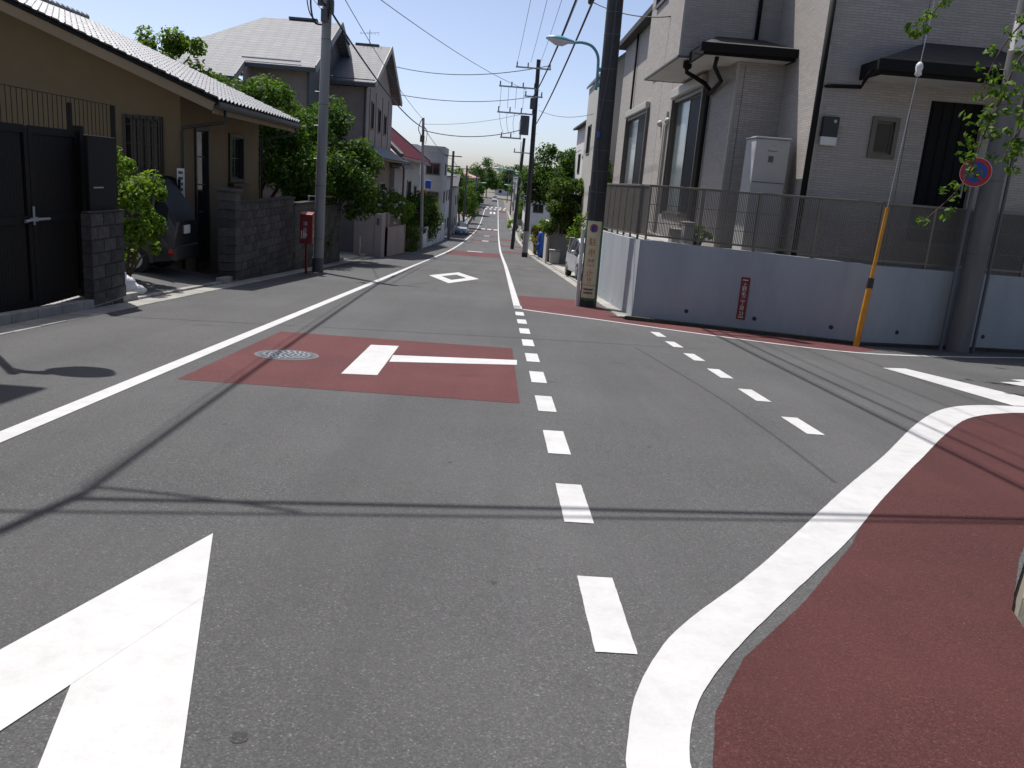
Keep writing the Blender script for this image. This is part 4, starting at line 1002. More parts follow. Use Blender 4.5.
# ---- the house
hr = thing('brick_tile_house', 'pale brick tile house with dark canopies standing on the street corner', 'house', (7.5,20,.6))
X1, X2, YF, YB, YU, XJ, YJ = 4.86, 5.9, 16.3, 18.6, 19.5, 3.75, 23.9
ZB, ZJ, ZT, ZF = .3, 4.5, 7.3, 6.1; SD = mt['siding']
mb = MB(); wA = (29.3,33.9,1.0,4.2); wB = (21.3,24.85,1.0,4.1)
holewall(mb,'x',X1,YB,36.8,ZB,ZJ,[wA,wB],.13,1); holewall(mb,'x',X1,YJ,36.8,ZJ,ZT,[(27.5,29.2,5.2,6.4)],.13,1)
mb.build('street_wall', SD, hr)
mb = MB(); holewall(mb,'y',YB,X1,X2,ZB,ZJ,[],.1,1); mb.build('bay_wall', SD, hr)
mb = MB(); holewall(mb,'x',X2,YF,YB,ZB,ZJ,[],.1,1); holewall(mb,'x',X2,YF,YU,ZJ,ZF,[],.1,1); mb.quad((X2,YF,ZF),(X2,YU,ZF),(X2,YU,ZT)); mb.build('return_wall', SD, hr)
DR = (8.0,9.05,1.0,3.63); SW = (6.98,7.42,2.55,3.22)

mb = MB(); holewall(mb,'y',YF,X2,16,ZB,ZF,[DR,SW],.13,1); mb.build('front_wall', SD, hr)
mb = MB(); mb.quad((16,YF,ZB),(16,36.8,ZB),(16,36.8,ZT),(16,YU,ZT),(16,YF,ZF)); mb.quad((16,36.8,ZB),(X1,36.8,ZB),(X1,36.8,ZT),(16,36.8,ZT)); mb.build('rear_wall', SD, hr)
# jettied upper storey
mb = MB(); holewall(mb,'x',XJ,YU,YJ,ZJ,ZT,[(21.6,23.1,6.18,7.0)],.1,1); holewall(mb,'y',YU,XJ,X2,ZJ,ZT,[],.1,1)
mb.quad((XJ,YJ,ZJ),(X1,YJ,ZJ),(X1,YJ,ZT),(XJ,YJ,ZT)); mb.build('upper_wall', SD, hr)
MB().box(XJ+.02,X1+.3,YU+.02,YJ-.02,ZJ+.002,ZJ+.03).build('jetty_soffit', mt['white_soffit'], hr)
mb = MB(); mb.box(XJ-.025,XJ+.03,YU-.025,YJ+.02,ZJ-.012,ZJ+.03); mb.box(XJ+.03,X2-.02,YU-.025,YU+.03,ZJ-.012,ZJ+.03); mb.box(XJ+.03,X1-.002,YJ-.03,YJ+.02,ZJ-.012,ZJ+.03); mb.build('drip_edge', mt['grey_dark'], hr)
MB().box(X1+.16,15.8,YB+1.2,36.5,ZB,ZT-.1).build('inner_core', mt['black'], hr); MB().box(X2+.18,15.8,YF+.18,YB+1.1,ZB,ZF-.1).build('inner_core', mt['black'], hr)
hip_roof(hr,X1-.35,16.4,YU+.02,37.2,ZT+.15,ZT+2.2,5,mt['slate'],.2); hip_roof(hr,XJ-.15,X1+1.2,YU-.15,YJ+.15,ZT+.11,ZT+.7,1.6,mt['slate'],.1)
mb = MB(); mb.hexa([(X2-.1,YF-.12,ZF-.02),(16.3,YF-.12,ZF-.02),(16.3,YU+.02,ZT+.0),(X2-.1,YU+.02,ZT+.0),(X2-.1,YF-.12,ZF+.1),(16.3,YF-.12,ZF+.1),(16.3,YU+.02,ZT+.14),(X2-.1,YU+.02,ZT+.14)]); mb.build('lower_roof', mt['slate'], hr)
# vertical panel joints and corner trims
for x, y in ((X1-.004,YB-.004),(X2-.004,YF-.004)): MB().box(x-.004,x+.05,y-.004,y+.05,ZB,ZJ-.06).build('corner_trim', mt['frame_pale'], hr)
MB().box(XJ-.008,XJ+.04,YU-.008,YU+.04,ZJ+.04,ZT).build('corner_trim', mt['frame_pale'], hr)
mb = MB()
for a in (25.6,27.4): mb.box(X1-.003,X1+.01,a,a+.012,ZB,ZT)
for a in (7.62,9.6,11.2): mb.box(a,a+.012,YF-.003,YF+.01,ZB,ZF)
mb.box(X1+.16,X1+.172,YB-.003,YB+.01,ZB,ZJ-.2)
mb.build('panel_joints', mt['grey_dark'], hr, kind='stuff')
# windows with shutter boxes
for nm, w_, bt in (('window',wA,4.5),('window',wB,4.42)):
    o = window(hr,'x',X1,*w_,1,mt['frame_al'],mt['glass_dark'],2,.05,.09,nm,.13,glass2=mt['glass_pale'])
    MB().box(X1-.16,X1-.003,w_[0]-.1,w_[1]+.1,w_[3]+.06,bt).build('shutter_box', mt['frame_pale'], o, bevel=.03)
    for e in (w_[0]-.12,w_[1]+.03): MB().box(X1-.1,X1-.004,e,e+.1,w_[2]-.05,w_[3]+.05).build('shutter_guide', mt['frame_al'], o)
window(hr,'x',X1,27.5,29.2,5.2,6.4,1,mt['frame_al'],mt['glass'],2,.04,.07)
window(hr,'x',XJ,21.6,23.1,6.18,7.0,1,mt['frame_al'],mt['glass'],2,.05,.08)
window(hr,'y',YF,*SW,1,mt['frame_al'],mt['glass'],1,.05,.08)
dr = MB(); abox('y',YF,DR[0],DR[1],DR[2],DR[3],.10,.12,1,dr); dr = dr.build('door', mt['fasc'], hr)
mb = MB()
for i in range(5): mb.box(DR[0]+.1+i*.2,DR[0]+.13+i*.2,YF+.085,YF+.1,DR[2],DR[3])
mb.build('door_ribs', mt['fasc'], dr); MB().cyl((DR[1]-.12,YF+.05,1.9),(DR[1]-.12,YF+.05,2.6),.018,None,8).build('door_handle', mt['galv'], dr)
# pipes between the windows
mb = MB(); mb.box(X1-.07,X1-.002,25.72,25.80,ZB,3.9); mb.box(X1-.07,X1-.002,25.98,26.06,ZB,3.55); mb.build('duct_cover', mt['frame_pale'], hr)
for y in (25.55,26.75): MB().ball((X1-.05,y,3.62),.09,.11,.1,10,7).build('vent_cap', mt['frame_pale'], hr, smooth=True)
# downpipes
def pipe(pts, r=.04, name='downpipe', m='fasc'): return MB().tube(pts,r,8).build(name, mt[m], hr, smooth=True)
pipe([(X1-.07,33.2,ZT),(X1-.07,33.2,4.55)]); pipe([(X2-.075,YF-.06,ZF),(X2-.075,YF-.06,.4)],.06)
pipe([(X2-.5,YU-.06,ZT),(X2-.5,YU-.06,4.9)],.045)
pipe([(4.05,19.9,ZJ-.02),(4.05,19.9,ZJ-.25),(4.5,19.95,ZJ-.45),(X1-.07,20.6,ZJ-.5),(X1-.07,20.7,ZJ-.62),(X1-.07,20.75,.4)],.05)
MB().lathe((4.05,19.9,ZJ-.2),[(.05,0),(.1,.05),(.1,.18)],10).build('drain_hopper', mt['fasc'], hr)
pipe([(4.3,18.2,4.35),(4.32,18.4,4.2),(X1-.12,19.4,4.05),(X1-.07,20.6,3.9)],.045)
# bay roof and door canopy
def canopy(x0, x1, y0, y1, z0, th, zt, xin0, xin1):
    mb = MB(); b = [(x0,y0,z0+th),(x1,y0,z0+th),(x1,y1,z0+th),(x0,y1,z0+th)]; t = [(xin0,y1,zt),(xin1,y1,zt)]
    mb.add(b+t, [(0,1,5,4),(1,2,5),(3,0,4),(2,3,4,5)]); mb.build('canopy_roof', mt['slate'], hr)
    mb = MB(); mb.box(x0,x1,y0,y0+.04,z0,z0+th-.004); mb.box(x0,x0+.04,y0+.04,y1,z0,z0+th-.004); mb.box(x1-.04,x1,y0+.04,y1,z0,z0+th-.004)
    mb.box(x0-.09,x1+.09,y0-.11,y0-.003,z0+.06,z0+th-.01); mb.build('canopy_fascia', mt['fasc'], hr, bevel=.012)
    MB().box(x0+.05,x1-.05,y0+.05,y1,z0+.005,z0+.03).build('canopy_soffit', mt['white_soffit'], hr)
canopy(3.98,X2-.02,18.05,YU-.03,4.37,.24,4.98,4.55,X2-.3)
canopy(6.55,9.9,15.4,YF-.002,3.87,.27,4.62,7.7,9.0)
pipe([(6.45,15.5,3.95),(6.47,15.8,3.82),(6.6,YF-.05,3.75),(X2+.02,YF-.06,3.72)],.035)
# meter, water heater
mtm = thing('meter_box', 'black and white meter box on the pale brick tile wall', 'meter box', (6.1,YF-.06,2.7))
MB().box(5.98,6.28,YF-.12,YF-.003,2.82,3.18).build('meter_cover', mt['black'], mtm, bevel=.01); MB().box(5.98,6.28,YF-.13,YF-.003,2.66,2.815).build('meter_base', mt['swhite'], mtm, bevel=.01)
MB().cyl((6.2,YF-.125,3.1),(6.2,YF-.122,3.1),.03,None,12).build('meter_dial', mt['galv'], mtm)
tk = thing('water_heater', 'tall white water heater cabinet behind the fence by the brick house', 'water heater', (5.2,17.1,.4))
MB().box(4.98,5.66,16.9,17.6,.35,2.74).build('cabinet', mt['tank'], tk, bevel=.02); MB().box(4.96,5.68,16.88,17.62,2.742,2.775).build('lid', mt['tank'], tk, bevel=.01)
MB().box(5.0,5.64,16.893,16.899,1.9,1.915).build('panel_gap', mt['grey_dark'], tk)
MB().box(5.26,5.36,16.89,16.899,2.3,2.42).build('label_sticker', mt['grey_dark'], tk)
lettering('lettering', [('Panasonic',.05,0,0)], mt['black'], tk, lambda x,y: (5.33+x,16.896,2.52+y))
MB().cyl((5.34,16.9,2.62),(5.34,16.893,2.62),.022,None,12).build('badge', mt['galv'], tk)

# ---- things glimpsed behind the fence
for lab, x, y, w, h in (('pale concrete block standing behind the mesh fence near the corner',3.95,17.6,.2,.62),('grey concrete block behind the mesh fence by the tall window',3.9,18.6,.35,.42)):
    t = MB(); t.box(x,x+w,y,y+.39,.35,.35+h); t.box(x-.012,x+w+.012,y-.012,y+.402,.35+h,.35+h+.03); t.build('concrete_block', mt['concrete'], None, bevel=.01, label=lab, cat='concrete block')
shrub('plant', 'small garden plant behind the mesh fence beside the wall corner', (4.3,17.9,.35), (.3,.3,.32), 420, mt['leaf_mid'], .09, 10, cat='plant')

# ---- guy wire with yellow guard
gy = thing('guy_wire', 'steel guy wire with yellow guard tube in front of the blue grey wall', 'guy wire', (6.67,14.7,gz(14.7)))
ga, gb = Vector((6.67,14.7,gz(14.7)-.03)), Vector((7.04,14.7,6.9)); gd = (gb-ga).normalized()
MB().cyl(ga,ga+gd*1.14,.058,.05,14).build('guard_lower', mt['yellow'], gy, smooth='auto')
MB().cyl(ga+gd*1.1,ga+gd*1.28,.058,.052,14).build('guard_joint', mt['black'], gy, smooth='auto')
MB().cyl(ga+gd*1.2,ga+gd*2.52,.034,.03,12).build('guard_upper', mt['yellow'], gy, smooth='auto')
MB().cyl(ga+gd*2.5,gb,.008,None,6).build('steel_wire', mt['galv'], gy)
gi_ = ga+gd*4.8; MB().lathe(tuple(gi_-Vector((0,0,.1))),[(.03,0),(.06,.03),(.045,.08),(.062,.14),(.05,.2),(.02,.23)],12).build('insulator', mt['swhite'], gy, smooth=True)

# ---- right concrete pole and no-parking sign
RP = utility_pole('utility_pole', 'thick grey concrete utility pole at the right edge by the round sign', 8.82,15.2,9.5,.2,.155,mt['pole_dark'],(.0,0),(.9,2.2,3.5),True)
MB().box(8.56,8.74,14.93,15.08,4.35,4.85).build('pole_box', mt['swhite'], RP, bevel=.02)
mb = MB(); mb.cyl((9.06,15.1,gz(15)),(9.04,15.1,6),.03,None,8); mb.build('cable_conduit', mt['grey_dark'], RP)
sg = thing('no_parking_sign', 'round blue and red no parking sign on a dark thin post', 'sign', (8.34,14.9,gz(14.9)))
MB().cyl((8.335,14.9,gz(15)-.1),(8.335,14.9,2.56),.032,None,12).build('post', mt['grey_dark'], sg)
def roundsign(parent, c, r, nrm, up=(0,0,1), mats=('sred','sblue'), rim=True):
    n_ = Vector(nrm).normalized(); c = Vector(c)
    if rim: MB().cyl(c-n_*.012,c,r,None,32).build('sign_back', mt['swhite'], parent)
    MB().cyl(c+n_*.001,c+n_*.003,r*.97,None,32).build('red_ring', mt['sred'], parent)
    MB().cyl(c+n_*.004,c+n_*.006,r*.72,None,32).build('blue_field', mt['sblue'], parent)
    s = Vector((0,0,1)).cross(n_).normalized(); u = n_.cross(s); a = (s*-.70+u*.70)*r*.74; 
    w = (s*.70+u*.70)*r*.09; o = n_*.008
    MB().quad(c+a-w+o,c-a-w+o,c-a+w+o,c+a+w+o).build('red_slash', mt['sred'], parent)
roundsign(sg,(8.29,14.84,2.32),.25,(-.5,-.87,0))

# ---- dark wrapped pole with lamp
DX, DY = 2.24,19.1
R1 = utility_pole('utility_pole', 'tall black wrapped utility pole carrying the blue street lamp', DX,DY,12.2,.205,.15,mt['darkpole'],(-.1,0),(.72,1.45,1.9,2.35,3.4,4.05,4.75,5.2),False)
mb = MB(); mb.tube(spline([(DX-.1,DY-.19,.3),(DX-.08,DY-.19,1.5),(DX-.16,DY-.17,2.8),(DX-.06,DY-.18,4.2),(DX-.05,DY-.17,6.5)],6),.009,5); mb.build('cable', mt['grey_dark'], R1)
MB().box(DX-.18,DX-.12,DY-.2,DY-.12,2.62,2.75).build('number_tag', mt['sblue'], R1)
mb = MB(); mb.bar((DX-1.2,DY,9.9),(DX+1.0,DY,9.9),.09,.09); mb.bar((DX-1.0,DY,8.6),(DX+.6,DY,8.6),.08,.08); mb.build('crossarm', mt['galv'], R1)
lp = thing('street_lamp', 'pale blue street lamp on a curved arm fixed to the black pole', 'street lamp', (DX-.25,DY,3.7))
mb = MB(); mb.tube(spline([(DX-.29,DY,3.62),(DX-.29,DY,4.05),(DX-.32,DY,4.32),(DX-.46,DY,4.50),(DX-.68,DY,4.56),(DX-.9,DY,4.54)],6),.032,10); mb.build('arm', mt['teal'], lp, smooth=True)
mb = MB(); mb.box(DX-.31,DX-.13,DY-.04,DY+.04,3.68,3.76); mb.box(DX-.31,DX-.13,DY-.04,DY+.04,4.0,4.08); mb.build('clamp', mt['teal'], lp, bevel=.01)
def lamphead(x0, x1, y, zc, w):
    st = [(0,.12,.02,.02),(.12,.62,.06,.05),(.35,1,.09,.12),(.6,.9,.085,.12),(.8,.5,.06,.05),(1,.3,.04,.035)]
    top = []; bot = []; n = 9; mt_, mb_ = MB(), MB(); V = []; U = []
    for t, k, hu, hd in st:
        x = x0+(x1-x0)*t; z = zc-.05*t
        V.append([(x, y+math.cos(math.pi*i/(n-1))*w*k, z+math.sin(math.pi*i/(n-1))*hu) for i in range(n)])
        U.append([(x, y+math.cos(math.pi*i/(n-1))*w*k*.97, z-.002-math.sin(math.pi*i/(n-1))*hd) for i in range(n)])
    for src, m in ((V,mt_),(U,mb_)):
        m.add([p for r_ in src for p in r_], [(j*n+i,j*n+i+1,(j+1)*n+i+1,(j+1)*n+i) for j in range(len(src)-1) for i in range(n-1)]+[tuple(range(n)),tuple(range((len(src)-1)*n,len(src)*n))])
    return mt_, mb_
a, b = lamphead(DX-1.47,DX-.86,DY,4.60,.13); a.build('lamp_cover', mt['teal'], lp, smooth='auto'); b.build('lamp_lens', mt['lens'], lp, smooth='auto')
# no-parking band wrapped round the pole
nb = thing('pole_notice', 'cream no parking notice wrapped round the foot of the black pole', 'sign', (DX,DY,-1))
prr = .222; face = math.atan2(-1,-.25)
def cyl_map(zc, r): return lambda x, y: (DX+r*math.cos(face+x/r), DY+r*math.sin(face+x/r), zc+y)
def arc(z0, z1, a0, a1, r, mat, name, par, lean=0):
    m = MB(); n = 14
    for i in range(n):
        p = [face+a0+(a1-a0)*(i+k)/n for k in (0,1)]
        m.quad(*[(DX+r*math.cos(t),DY+r*math.sin(t),z) for t, z in ((p[0],z0),(p[1],z0),(p[1],z1),(p[0],z1))])
    return m.build(name, mat, par)
arc(-.98,.80,-1.0,1.0,prr-.006,mt['green'],'green_backing',nb); arc(-.62,.82,-.78,.78,prr,mt['cream'],'notice_sheet',nb); arc(-.92,-.63,-.78,.78,prr,mt['cream'],'footer_sheet',nb)
fmp = cyl_map(0,prr+.004)
lettering('lettering', [(c,.19,0,.36-i*.235) for i, c in enumerate('駐車禁止')]+[('!!',.2,0,-.52)], mt['orange'], nb, fmp)
mb = MB()
for z in (-.74,-.82):
    for i in range(7): mb.quad(*[fmp(*q) for q in ((-.11+i*.032,z),(-.11+i*.032+.024,z),(-.11+i*.032+.024,z+.04),(-.11+i*.032,z+.04))])
mb.build('fine_print', mt['black'], nb, kind='stuff')
for r_, rr, m_ in ((.095,.003,'sred'),(.068,.005,'sblue')):
    m = MB(); k = 24; f = cyl_map(.66,prr+rr); m.add([f(0,0)]+[f(r_*math.cos(2*math.pi*i/k),r_*math.sin(2*math.pi*i/k)) for i in range(k)],[(0,1+i,1+(i+1)%k) for i in range(k)]); m.build('emblem', mt[m_], nb)
f = cyl_map(.66,prr+.007); MB().quad(f(-.055,.042),f(-.042,.055),f(.055,-.042),f(.042,-.055)).build('emblem_slash', mt['sred'], nb)
wp = MB().cyl((DX-.26,DY-.06,-1.15),(DX-.275,DY-.06,.62),.045,None,10).build('white_pipe', mt['swhite'], None, smooth='auto', label='white conduit pipe running up the left side of the black pole', cat='pipe')

# ---- overhanging branch from the tree on the near corner
tb = thing('overhanging_tree', 'tree whose thin leafy branches hang into the top right corner', 'tree', (9.6,8.3,gz(8.3)))
mb = MB(); mb.tube([(9.6,8.3,gz(8.3)-.1),(9.55,8.4,1.2),(9.4,8.7,3.0),(9.1,9.3,4.4),(8.8,9.9,5.6)],[.16,.14,.11,.08,.03],9); mb.build('trunk', mt['bark'], tb, smooth=True)
tw = [[(9.1,9.3,4.4),(8.2,10.9,4.75),(7.4,11.7,4.3),(7.0,12,3.72),(6.85,12,3.15),(6.72,12,2.72),(6.62,12,2.2),(6.45,12,1.85),(6.07,12,1.42)],
      [(9.1,9.3,4.6),(7.6,11.2,5.2),(6.4,11.9,4.9),(5.85,12,4.42),(5.6,12,4.08),(5.34,12,3.97)],
      [(8.2,10.9,4.75),(7.7,11.6,4.0),(7.35,12,3.1),(7.15,12.05,2.6),(7.05,12,2.35)],
      [(7.4,11.7,4.3),(7.1,11.9,4.35),(6.75,12,3.9),(6.55,12,3.3)],
      [(8.2,10.9,4.75),(7.6,11.5,4.9),(7.25,11.9,4.6),(7.2,12,4.2)]]
mb = MB(); lc = []
for pth in tw:
    sp = spline(pth,6); mb.tube(sp,[.018*(1-i/len(sp))+.004 for i in range(len(sp))],5)
    for i, p in enumerate(sp):
        if p.y > 11.3 and random.random() < .9:
            o = Vector((random.uniform(-.12,.16),random.uniform(-.12,.12),random.uniform(-.1,.12)))
            lc.append((tuple(p+o),(.085,.085,.07),random.randint(5,10)))
for c, k, r in (((6.78,12,3.0),14,.2),((6.95,12,3.4),12,.22),((6.65,12,2.6),7,.16),((7.05,12,2.4),8,.18),((7.2,12,3.9),5,.2)):
    for i in range(k):
        o = Vector((random.gauss(0,r),random.gauss(0,.15),random.gauss(0,r))); lc.append((tuple(Vector(c)+o),(.08,.08,.06),5))
for i in range(60):
    lc.append(((random.gauss(9.3,1.0),random.gauss(8.6,.8),random.gauss(5.6,.6)),(.4,.4,.3),40))
mb.build('branches', mt['bark'], tb, smooth=True)
link('crown', leafmesh('crown', lc, .095, .3), mt['leaf_mid'], tb)
# ================================================================== FURTHER DOWN THE LEFT SIDE
# trees behind the block wall
tree('garden_tree', 'large dark leafy tree behind the block wall, left of the utility pole', (-7.9,28.2,gz(28)), 3.4, (-7.6,28.3,1.7), (1.9,1.9,2.3), 15000, mt['leaf_dark'], .15, 60, .13, 'garden trees', cl=.26)
tree('garden_tree', 'broad leafy tree behind the block wall, right of the utility pole', (-6.75,31.6,gz(31)), 3.4, (-6.4,31.8,1.2), (1.75,2.2,2.45), 18000, mt['leaf_dark'], .15, 60, .12, 'garden trees', cl=.26)
tree('garden_tree', 'sunlit treetop rising over the ochre roof in front of the grey house', (-9.4,30.5,gz(30)), 4.6, (-9.3,30.4,2.7), (2.3,1.8,1.75), 11000, mt['leaf_mid'], .14, 50, .12, 'garden trees', cl=.24)
tree('garden_tree', 'pale young tree whose thin top shows above the ochre tiled roof', (-11.9,30,gz(30)), 6.2, (-11.3,30,4.2), (1.35,1.1,1.5), 4200, mt['leaf_light'], .15, 20, .08, 'garden trees', cl=.24, extra=[((-12.2,30,5.2),(.4,.35,.5),260),((-11.35,30,5.2),(.5,.4,.55),360),((-10.6,30,4.3),(.6,.4,.5),300)])
shrub('camellia', 'glossy dark shrub at the foot of the block wall behind the rail', (-6.7,29.2,gz(29)), (.8,1.6,1.2), 5200, mt['leaf_dark'], .13, 30)

# ---- grey-roofed house
h2 = thing('grey_house', 'grey shingle roofed two storey house with three narrow windows', 'house', (-9,44,gz(44)))
zb2 = gz(44)-.4; XS = -6.5; A0, A1 = 41.0, 50.4; AM = 45.7; ZEv = 5.42; ZRd = 7.75
wins = [(42.55,43.2,3.5,4.75),(44.9,45.65,3.45,4.6),(47.1,47.9,3.45,4.45)]
mb = MB(); holewall(mb,'x',XS,A0,A1,2.6,5.2,wins,.12,-1); mb.quad((XS,A0,5.2),(XS,A1,5.2),(XS,AM,7.6)); mb.build('gable_wall', mt['h2wall'], h2)
mb = MB(); holewall(mb,'x',XS-.02,A0,A1,zb2,2.6,[(41.8,43.6,-1.6,1.2),(46,48.5,-.6,.9)],.12,-1); mb.build('lower_wall', mt['h2low'], h2)
mb = MB(); holewall(mb,'y',A0,-8.3,XS,zb2,5.25,[],.1,1); mb.build('side_wall', mt['h2wall'], h2)
for w_ in wins: window(h2,'x',XS,*w_,-1,mt['wood'],mt['glass_pale'],1,.04,.09,rails=1)
window(h2,'x',XS-.02,46,48.5,-.6,.9,-1,mt['frame_al'],mt['glass'],2,.05,.08); window(h2,'x',XS-.02,41.8,43.6,-1.6,1.2,-1,mt['wood'],mt['glass'],1,.04,.1,'door')
for y in (41.9,43.9,46.3,48.6): MB().box(XS,XS+.03,y,y+.06,2.6,5.3).build('batten', mt['h2low'], h2)
MB().box(-12,XS-.18,A0+.18,A1-.2,zb2,5.1).build('inner_core', mt['black'], h2)
rf = gable_roof_x(h2,A0-.55,A1+.55,-13,XS+.45,ZEv,ZRd,mt['shingle'],.13,AM)
def ridgecap(par, x0, x1, y, z): MB().box(x0,x1,y-.12,y+.12,z-.03,z+.07).build('ridge_vent', mt['grey_dark'], par)
ridgecap(rf,-7.9,-6.7,AM,ZRd)
mb = MB()
for ya, za, yb, zb_ in ((A0-.6,ZEv-.06,AM,ZRd-.06),(A1+.6,ZEv-.06,AM,ZRd-.06)): mb.bar((XS+.47,ya,za),(XS+.47,yb,zb_),.05,.26)
mb.build('bargeboard', mt['pale_wall'], h2)
mb = MB(); mb.box(-8.3,XS+.45,A0-.68,A0-.56,ZEv-.18,ZEv-.04); mb.build('gutter', mt['grey_dark'], h2); MB().cyl((XS-.05,A0-.06,ZEv-.2),(XS-.05,A0-.06,zb2),.05,None,8).build('downpipe', mt['grey_dark'], h2)
MB().box(-8.3,XS+.44,A0-.5,A0-.44,ZEv+.12,ZEv+.16).build('snow_guard', mt['grey_dark'], h2)
# awning over the entrance
mb = MB(); mb.prism([(XS,40.4,2.75),(XS,52.5,2.75),(XS+.85,52.5,2.2),(XS+.85,40.4,2.2)],(0,0,-.07)); mb.build('awning', mt['grey_dark'], h2)
MB().box(XS+.02,XS+.8,40.5,52.4,2.05,2.11).build('awning_soffit', mt['soffit'], h2)
# rear block with its own gable to the street and a recessed corner
XB, B0, BM, B1 = -8.3, 36.7, 41.6, 47
mb = MB(); mb.quad((-10.6,B0,zb2),(XB,B0,zb2),(XB,B0,5.4),(-10.6,B0,5.4)); mb.quad((-10.6,B0,zb2),(-10.6,B0-1.3,zb2),(-10.6,B0-1.3,5.0),(-10.6,B0,5.6)); mb.quad((-17,B0-1.3,zb2),(-10.6,B0-1.3,zb2),(-10.6,B0-1.3,4.6),(-17,B0-1.3,4.6)); mb.build('rear_wall', mt['h2wall'], h2)
mb = MB(); mb.quad((XB,B0,zb2),(XB,B1,zb2),(XB,B1,5.3),(XB,BM,7.95),(XB,B0,5.3)); mb.build('rear_gable', mt['grey_dark'], h2)
window(h2,'y',B0,-10.2,-9.2,3.2,4.3,1,mt['frame_al'],mt['glass'],2,.04,.07)
def slope(name, x0, x1, ya, za, yb, zb_, th=.12, hipx=0):
    m = MB(); p = [(x0,ya,za),(x1,ya,za),(x1,yb,zb_),(x0+hipx,yb,zb_)]; m.hexa([(a,b,c-th) for a,b,c in p]+p); return m.build(name, mt['shingle'], h2)
s1 = slope('roof', -10.75, XB+.45, B0-.6, 5.42, BM, 8.05)
slope('roof', -15.5, -10.76, B0-1.9, 4.72, BM, 8.03, hipx=4.0); slope('roof', -11.45, XB+.45, B1+.6, 5.1, BM+.005, 8.03)
mb = MB(); mb.bar((XB+.47,B0-.65,5.36),(XB+.47,BM,7.98),.05,.3); mb.bar((XB+.47,B1+.6,5.1),(XB+.47,BM,7.98),.05,.3); mb.bar((-10.72,B0-1.9,4.68),(-10.72,B0-.6,5.36),.05,.26); mb.build('bargeboard', mt['grey_wall'], h2)
mb = MB(); mb.box(-10.7,XB+.45,B0-.73,B0-.61,5.24,5.38); mb.box(-15.5,-10.75,B0-2.03,B0-1.91,4.54,4.68); mb.build('gutter', mt['grey_dark'], h2)
MB().box(-10.9,-8.5,B0-.45,B0-.4,5.6,5.65).build('snow_guard', mt['galv'], h2)
MB().box(-10.3,-9.0,BM-.14,BM+.14,8.04,8.14).build('ridge_vent', mt['grey_dark'], h2)
MB().cyl((XB+.05,B0-.06,5.3),(XB+.05,B0-.06,zb2),.05,None,8).build('downpipe', mt['grey_dark'], h2)
mb = MB(); mb.cyl((-7.2,45.7,7.75),(-7.2,45.7,8.5),.02,None,6); mb.cyl((-7.7,45.7,8.3),(-6.7,45.7,8.4),.012,None,5)
for i in range(6): mb.cyl((-7.65+i*.18,45.45,8.32),(-7.65+i*.18,45.95,8.32),.008,None,4)
an_ = mb.build('tv_antenna', mt['galv'], None, label='television antenna on the ridge of the grey house', cat='antenna')

# ---- front walls of the grey house
ew = thing('entrance_wall', 'pinkish grey rendered wall and post at the grey house entrance', 'wall', (-5.9,38.3,gz(38.3)))
MB().box(-6.45,-5.5,38.25,38.43,gz(38.3)-.2,-.38).build('panel', mt['pinkwall'], ew, bevel=.01); MB().box(-5.5,-5.18,38.2,39.35,gz(39)-.2,-.36).build('post', mt['pinkwall'], ew, bevel=.01)
MB().box(-5.42,-5.30,38.185,38.198,-.85,-.55).build('intercom', mt['grey_dark'], ew)
gw = thing('garden_wall', 'low pinkish wall with dark fence panel beside the flowering bush', 'wall', (-5.2,43.5,gz(43.5)))
m = MB(); m.hexa([(-5.35,40.1,gz(40)-.2),(-5.17,40.1,gz(40)-.2),(-5.17,47.6,gz(47.6)-.2),(-5.35,47.6,gz(47.6)-.2),(-5.35,40.1,-1.05),(-5.17,40.1,-1.05),(-5.17,47.6,-1.3),(-5.35,47.6,-1.3)]); m.build('base', mt['pinkwall'], gw)
for y in (40.1,47.4): MB().box(-5.38,-5.14,y,y+.28,gz(y)-.2,-.36-.03*(y-40)).build('post', mt['pinkwall'], gw, bevel=.01)
mb = MB(); y = 40.45
while y < 47.3: mb.box(-5.275,-5.245,y,y+.045,-1.12-.033*(y-40),-.46-.03*(y-40)); y += .11
mb.build('pickets', mt['fence'], gw, kind='stuff')
MB().bar((-5.26,40.4,-.5),(-5.26,47.4,-.72),.05,.05).build('rail', mt['fence'], gw)
cp = thing('chain_post', 'left of two thin silver posts joined by a hanging chain', 'post', (-5.95,37.0,gz(37)), 'chain posts'); MB().cyl((-5.95,37.0,gz(37)-.05),(-5.95,37.0,gz(37)+.84),.03,None,10).build('tube', mt['chain'], cp); MB().ball((-5.95,37.0,gz(37)+.86),.04,.04,.04,8,6).build('cap', mt['chain'], cp)
cp2 = copy_tree(cp); cp2.location = (-5.9,38.05,gz(38)); cp2['label'] = 'right of two thin silver posts joined by a hanging chain'
MB().tube(catenary((-5.95,37.0,gz(37)+.75),(-5.9,38.05,gz(38)+.75),.3,12),.012,5).build('chain', mt['chain'], None, label='thin chain hanging between the two silver posts', cat='chain')

